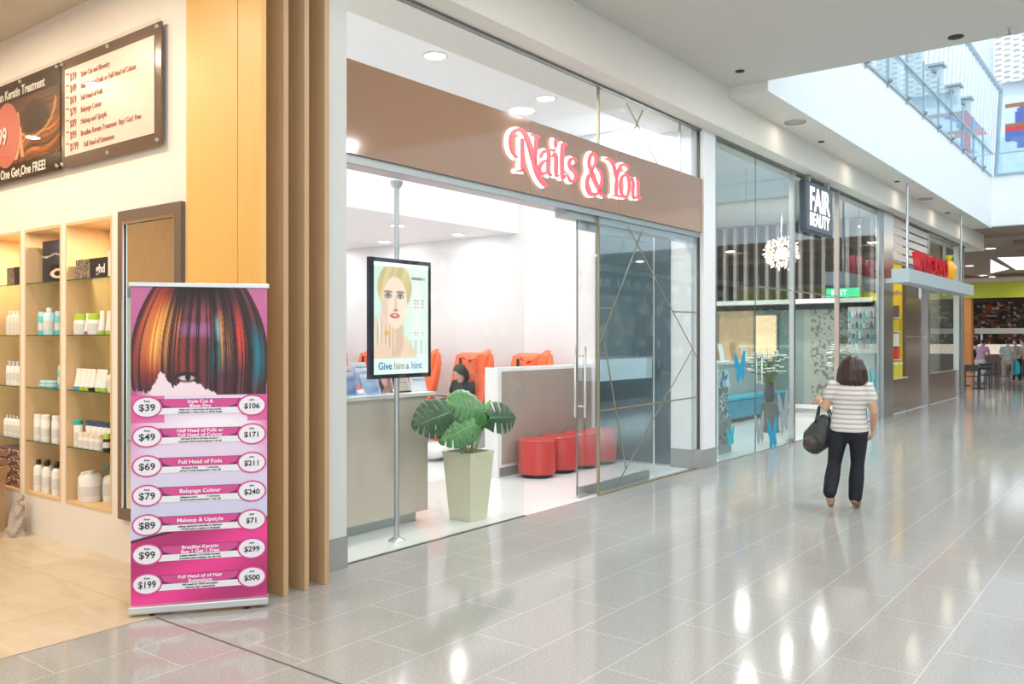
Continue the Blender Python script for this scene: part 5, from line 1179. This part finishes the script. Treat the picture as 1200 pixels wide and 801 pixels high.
def figure(name, loc, rz, J, cols, label, v=.011, hair_fn=None, shirt_ext=None, scale=1, short_trousers=False, skirt=None, hold=(.6, .6), group=None, hands=True):
    """J: joints in a local frame, +X forward, +Y the figure's left"""
    t = empty(name, loc, rz, label, 'person', group); t.scale = (scale,)*3
    V = Vector; g = {k: V(a) for k, a in J.items() if hasattr(a, '__len__')}
    b = MB()
    b.tube([g['pelvis']-V((0, 0, .06)), g['pelvis'], g['waist'], g['chest'], g['chest'].lerp(g['neck'], .6), g['neck']], [.10, .118, .115, .145, .11, .055], 16, flat=(1.05, .70))
    b.tube([g['neck']-V((0, 0, .03)), g['neck'].lerp(g['head'], .5), g['head']], [.055, .050, .055], 12)
    hd = g['head']; fw = V(J.get('face', (1, 0, 0))).normalized(); lf = V((0, 0, 1)).cross(fw).normalized(); up = fw.cross(lf); RM = Matrix((fw, lf, up)).transposed()
    def H(x, y, z): return hd+RM @ V((x, y, z))
    b.ell(H(0, 0, .02), (.095, .076, .105), 16, RM); b.ell(H(.03, 0, -.05), (.058, .055, .062), 12, RM); b.tube([H(.085, 0, .015), H(.108, 0, -.022)], [.010, .014], 8); b.ell(H(.07, 0, -.085), (.025, .03, .02), 10, RM)
    for s in (1, -1): b.ell(H(-.005, s*.076, 0), (.018, .010, .03), 8, RM)
    for s, sd in ((1, 'L'), (-1, 'R')):
        b.tube([g['chest'].lerp(g['neck'], .45), g['sh'+sd], g['el'+sd].lerp(g['sh'+sd], .5), g['el'+sd], g['el'+sd].lerp(g['wr'+sd], .35), g['wr'+sd]], [.07, .056, .045, .036, .036, .024], 12)
        if hands: hand(b, g['wr'+sd], g['wr'+sd]-g['el'+sd] if not J.get('hd'+sd) else J['hd'+sd], J.get('pn'+sd, (0, -s, 0)), 1 if s > 0 else -1, hold[0 if s > 0 else 1])
        b.tube([g['pelvis'].lerp(g['hip'+sd], .5), g['hip'+sd], g['hip'+sd].lerp(g['kn'+sd], .5), g['kn'+sd], g['kn'+sd].lerp(g['an'+sd], .3), g['an'+sd]], [.085, .082, .07, .053, .053, .034], 14)
        b.tube([g['an'+sd], g['an'+sd].lerp(g['toe'+sd], .3)-V((0, 0, .015)), g['toe'+sd]], [.034, .036, .024], 10, flat=(1, .8))
    o = kid('body', b, cols['skin'], t, True); vox(o, v*.62 if hands else v, 3)
    # face: eyes, brows, lips
    for s in (1, -1):
        kid('eye', MB().ell(H(.082, s*.030, .018), (.010, .014, .006), 10, RM), MT['print_black'], t, True)
    kid('lips', MB().ell(H(.088, 0, -.052), (.010, .022, .006), 10, RM), mat('lips', (.50, .18, .16), .5), t, True)
    # shirt
    b = MB(); sl = J.get('sleeve', .55); hem = g['pelvis'].lerp(g['waist'], J.get('hem', .1))
    b.tube([hem, g['waist'], g['chest'], g['chest'].lerp(g['neck'], .55), g['chest'].lerp(g['neck'], .85)], [J.get('hemr', .168), .150, .172, .135, .07], 18, flat=(1.06, .76), cs=.12)
    for s, sd in ((1, 'L'), (-1, 'R')): b.tube([g['chest'].lerp(g['neck'], .5), g['sh'+sd], g['sh'+sd].lerp(g['el'+sd], sl)], [.085, .072, .066 if sl < .8 else .05], 12)
    o = kid('shirt', b, cols['shirt'], t, True); vox(o, v, 4)
    # trousers / skirt
    b = MB()
    b.tube([g['pelvis']+(g['waist']-g['pelvis'])*.45, g['pelvis'], g['pelvis']-V((0, 0, .05))], [.148*J.get('tr', 1), .166*J.get('tr', 1), .15*J.get('tr', 1)], 18, flat=(1.05, .76))
    for s, sd in ((1, 'L'), (-1, 'R')):
        e = J.get('hemleg', .90); pt_ = [g['pelvis'].lerp(g['hip'+sd], .5), g['hip'+sd], g['hip'+sd].lerp(g['kn'+sd], .5), g['kn'+sd]]; rr_ = [.125*J.get('tr', 1), .118*J.get('tr', 1), .096*J.get('tr', 1), .078*J.get('tr', 1)]
        if e > 0: pt_ += [g['kn'+sd].lerp(g['an'+sd], .45), g['kn'+sd].lerp(g['an'+sd], e)]; rr_ += [.075, .066]
        else: pt_[-1] = g['hip'+sd].lerp(g['kn'+sd], .75); rr_[-1] = .09
        b.tube(pt_, rr_, 14)
    o = kid('trousers', b, cols['legs'], t, True); vox(o, v, 4)
    for s, sd in ((1, 'L'), (-1, 'R')):
        a, q = g['an'+sd], g['toe'+sd]; f = (q-a); b = MB(); dn = V((0, 0, -.02)) if abs(f.z) < .06 else f.normalized().cross(V((0, 1, 0))).normalized()*.02
        b.tube([a-f*.22+dn*1.2, a+dn*1.2, a.lerp(q, .6)+dn*.6, q+f*.12], [.036, .042, .042, .028], 12, flat=(1, .85))
        o = kid('shoe', b, cols['shoe'], t, True); vox(o, .008, 2)
    # hair
    b = MB(); hair_fn(b, H, RM) if hair_fn else b.ell(H(-.015, 0, .035), (.10, .086, .10), 16, RM)
    o = kid('hair', b, cols['hair'], t, True); vox(o, .009, 2)
    return t
hairm = mat('hair_brown', (.035, .014, .010), .38, noise=.4, nscale=50, nstretch=(1, 1, .1)); hairb = mat('hair_black', (.012, .010, .010), .4, noise=.3, nscale=40)
def bob(b, H, RM):
    b.ell(H(-.020, 0, .030), (.108, .098, .112), 18, RM)
    for k in range(13):
        a = math.pi*(.22+1.56*k/12); x, y = math.cos(a), math.sin(a)
        b.tube([H(-.02+x*.075, y*.075, .07), H(-.02+x*.105, y*.108, -.02), H(-.025+x*.108, y*.118, -.12), H(-.02+x*.088, y*.112, -.165)], [.03, .036, .036, .020], 8)
def striped():
    m = bpy.data.materials.new('striped_cotton'); m.use_nodes = True; nt = m.node_tree; b = nt.nodes['Principled BSDF']; b.inputs['Roughness'].default_value = .8
    tc = nt.nodes.new('ShaderNodeTexCoord'); w = nt.nodes.new('ShaderNodeTexWave'); w.bands_direction = 'Z'; w.inputs['Scale'].default_value = 6.6; w.inputs['Distortion'].default_value = .9; w.inputs['Detail Scale'].default_value = .8
    cr = nt.nodes.new('ShaderNodeValToRGB'); e = cr.color_ramp.elements; e[0].position = .25; e[0].color = (.46, .42, .40, 1); e[1].position = .45; e[1].color = (.72, .70, .69, 1)
    nt.links.new(tc.outputs['Object'], w.inputs[0]); nt.links.new(w.outputs[0], cr.inputs[0]); nt.links.new(cr.outputs[0], b.inputs['Base Color']); MT['striped_cotton'] = m; return m
Jw = dict(pelvis=(0, .0, .80), waist=(.01, 0, .98), chest=(.0, -.02, 1.15), neck=(.0, -.02, 1.30), head=(.025, -.03, 1.405),
          shL=(0, .150, 1.225), elL=(-.03, .225, .99), wrL=(.13, .30, 1.05), hdL=(.5, .55, .35), pnL=(.3, -.5, -.6), shR=(0, -.185, 1.215), elR=(-.01, -.240, .97), wrR=(.13, -.205, .79),
          hipL=(0, .095, .76), knL=(-.02, .135, .44), anL=(-.26, .135, .165), toeL=(-.19, .135, .055), hipR=(0, -.09, .76), knR=(.04, -.075, .45), anR=(.02, -.055, .085), toeR=(.17, -.06, .032),
          sleeve=.42, hem=-.16, hemr=.176, hemleg=.93, tr=.86)
wm = figure('person', (8.95, 2.58, 0), .10, Jw, dict(skin=skin, shirt=striped(), legs=mat('navy_denim', (.005, .007, .016), .7, noise=.3, nscale=30), shoe=mat('tan_suede', (.28, .15, .08), .7), hair=hairm),
       'person walking away in a striped grey top and navy trousers, bag on one arm', hair_fn=bob, hold=(1.1, .5))
# handbag hanging on the forearm (its own thing)
t = empty('handbag', (8.95, 2.58, 0), .10, 'slouchy dark grey handbag hanging from the walking person\'s left forearm', 'bag')
bagm = mat('bag_leather', (.045, .05, .052), .42, noise=.25, nscale=12, bump=.3)
b = MB(); b.tube([(.05, .24, .88), (.06, .27, .78), (.06, .33, .66), (.05, .37, .585)], [.075, .125, .155, .11], 16, side=(.0, 1, .3), flat=(.95, .62))
o = kid('bag_body', b, bagm, t, True); vox(o, .012, 4)
kid('bag_end', MB().ell((.00, .36, .64), (.09, .09, .075), 16), mat('bag_brown', (.075, .055, .045), .5), t, True)
for dx in (-.05, .07): kid('strap', MB().tube([(.05+dx, .16, .84), (.04+dx*.8, .21, .98), (.04+dx*.3, .258, 1.052), (.05+dx*.6, .30, 1.0), (.06+dx, .33, .84)], .009, 8), MT['black_plastic'], t, True)
kid('tag', MB().prism([(0, 0), (.03, 0), (.03, .06), (0, .06)], Matrix.Translation((-.05, .20, .82)) @ Matrix.Rotation(PI/2, 4, 'X'), .004), bt, t)

def bob2(b, H, RM):
    b.ell(H(-.015, 0, .035), (.103, .092, .10), 18, RM)
    for k in range(11):
        a = math.pi*(.46+1.08*k/10); x, y = math.cos(a), math.sin(a)
        b.tube([H(-.01+x*.07, y*.075, .06), H(-.01+x*.095, y*.092, -.03), H(-.0+x*.085, y*.092, -.115)], [.03, .028, .018], 8)
Js = dict(pelvis=(.06, 0, .66), waist=(.07, 0, .80), chest=(.10, 0, .96), neck=(.14, 0, 1.10), head=(.18, .0, 1.205), face=(.85, -.1, -.50),
          shL=(.11, .155, 1.04), elL=(.17, .19, .82), wrL=(.37, .09, .83), pnL=(0, 0, 1), shR=(.11, -.155, 1.04), elR=(.17, -.19, .82), wrR=(.37, -.09, .83), pnR=(0, 0, 1),
          hipL=(.08, .09, .66), knL=(.56, .11, .76), anL=(.74, .11, .44), toeL=(.86, .11, .40), hipR=(.08, -.09, .66), knR=(.56, -.10, .80), anR=(.74, -.08, .44), toeR=(.86, -.08, .40), sleeve=.45, hem=-.1, hemr=.15, hemleg=0)
figure('person', (9.70, 8.24, 0), PI, Js, dict(skin=skin_l, shirt=mat('black_cotton', (.018, .018, .022), .8), legs=mat('dark_skirt', (.02, .02, .028), .8), shoe=mat('sandal_dark', (.05, .04, .04), .6), hair=hairb),
       'person with a black bob in a black top, reading in the orange pedicure chair', hair_fn=bob2, hold=(.5, .5))
t = empty('magazine', (9.70, 8.24, 0), PI, 'open magazine held in the lap of the seated person', 'magazine'); 
for s in (1, -1): painted('page', .18, .24, 12, 14, lambda U, V: lerp3(full(U, (.86, .84, .84)), (.7, .35, .4), (vn2(U*4, V*5, 6) > .6)*.8), Matrix.Translation((.36, -.09+s*.09, .865)) @ Matrix.Rotation(-PI/2, 4, 'Z') @ Matrix.Rotation(R(12), 4, 'X') @ Matrix.Translation((-.09, 0, 0)), paint, t)
for o in t.children: m_ = o.modifiers.new('t', 'SOLIDIFY'); m_.thickness = .004

# shoppers at the far end
def stand(lean=0, armL=None, armR=None):
    d = dict(pelvis=(0, 0, .90), waist=(.02+lean*.3, 0, 1.08), chest=(.02+lean*.6, 0, 1.27), neck=(.02+lean, 0, 1.44), head=(.06+lean*1.2, 0, 1.56), shL=(lean, .19, 1.37), elL=(.02+lean, .25, 1.10), wrL=(.18+lean, .20, .95),
             shR=(lean, -.19, 1.37), elR=(.02+lean, -.25, 1.10), wrR=(.18+lean, -.20, .95), hipL=(0, .1, .87), knL=(.03, .12, .48), anL=(0, .13, .09), toeL=(.15, .14, .035), hipR=(0, -.1, .87), knR=(.03, -.12, .48), anR=(0, -.13, .09), toeR=(.15, -.14, .035), sleeve=.5, hem=-.15)
    if armL: d['elL'], d['wrL'] = armL
    if armR: d['elR'], d['wrR'] = armR
    return d
lil = mat('shirt_lilac', (.52, .33, .48), .8, noise=.3, nscale=10); khk = mat('khaki', (.40, .34, .30), .8); flr = mat('shirt_pattern', (.42, .46, .46), .8, noise=.6, nscale=16); gsh2 = mat('grey_top', (.42, .33, .31), .8); whj = mat('white_jeans', (.62, .62, .66), .8); shd = mat('shoe_grey', (.5, .45, .42), .6)
d_ = stand(.12, ((.30, .16, 1.15), (.52, .05, 1.05)), ((.25, -.2, 1.12), (.50, -.10, 1.05)))
figure('person', (36.6, 5.75, 0), -.5, d_, dict(skin=skin, shirt=lil, legs=whj, shoe=shd, hair=hairb), 'person in a lilac floral shirt leaning over the cafe tables', v=.02, hands=False)
d_ = stand(.02); d_['hemleg'] = .35
figure('person', (37.0, 4.90, 0), -.1, d_, dict(skin=skin_l, shirt=flr, legs=khk, shoe=shd, hair=hairb), 'person seen from behind in a patterned top and khaki shorts', v=.02, hands=False)
figure('person', (39.0, 4.85, 0), PI*.9, stand(.05), dict(skin=skin_l, shirt=gsh2, legs=mat('dark_trousers', (.03, .03, .035), .8), shoe=shd, hair=hairb), 'person in a pale grey-pink top facing the mall beside the khaki shorts', v=.02, hands=False)
figure('person', (38.0, 4.35, 0), PI*.7, stand(.1), dict(skin=skin_l, shirt=khk, legs=mat('dark_trousers'  , (.03, .03, .035)), shoe=shd, hair=mat('cap_navy', (.03, .05, .12), .7)), 'person with a navy cap at the right edge of the frame', v=.02, hands=False)
d_ = stand(.0); figure('person', (35.2, 6.75, 0), -1.0, d_, dict(skin=skin, shirt=mat('black_cotton'), legs=mat('dark_trousers'), shoe=shd, hair=hairb), 'person in dark clothes half hidden by the sweet shop post', v=.02, hands=False)
o = tag(MB().tube([(37.15, 4.62, .42), (37.15, 4.62, .60), (37.15, 4.62, .78), (37.15, 4.64, .92)], [.13, .15, .11, .03], 12, side=(0, 1, 0), flat=(1, .5)).build('shopping_bag', mat('bag_cyan', (.02, .45, .65), .4), None, True), 'bright blue plastic shopping bag held beside the khaki shorts', 'bag')
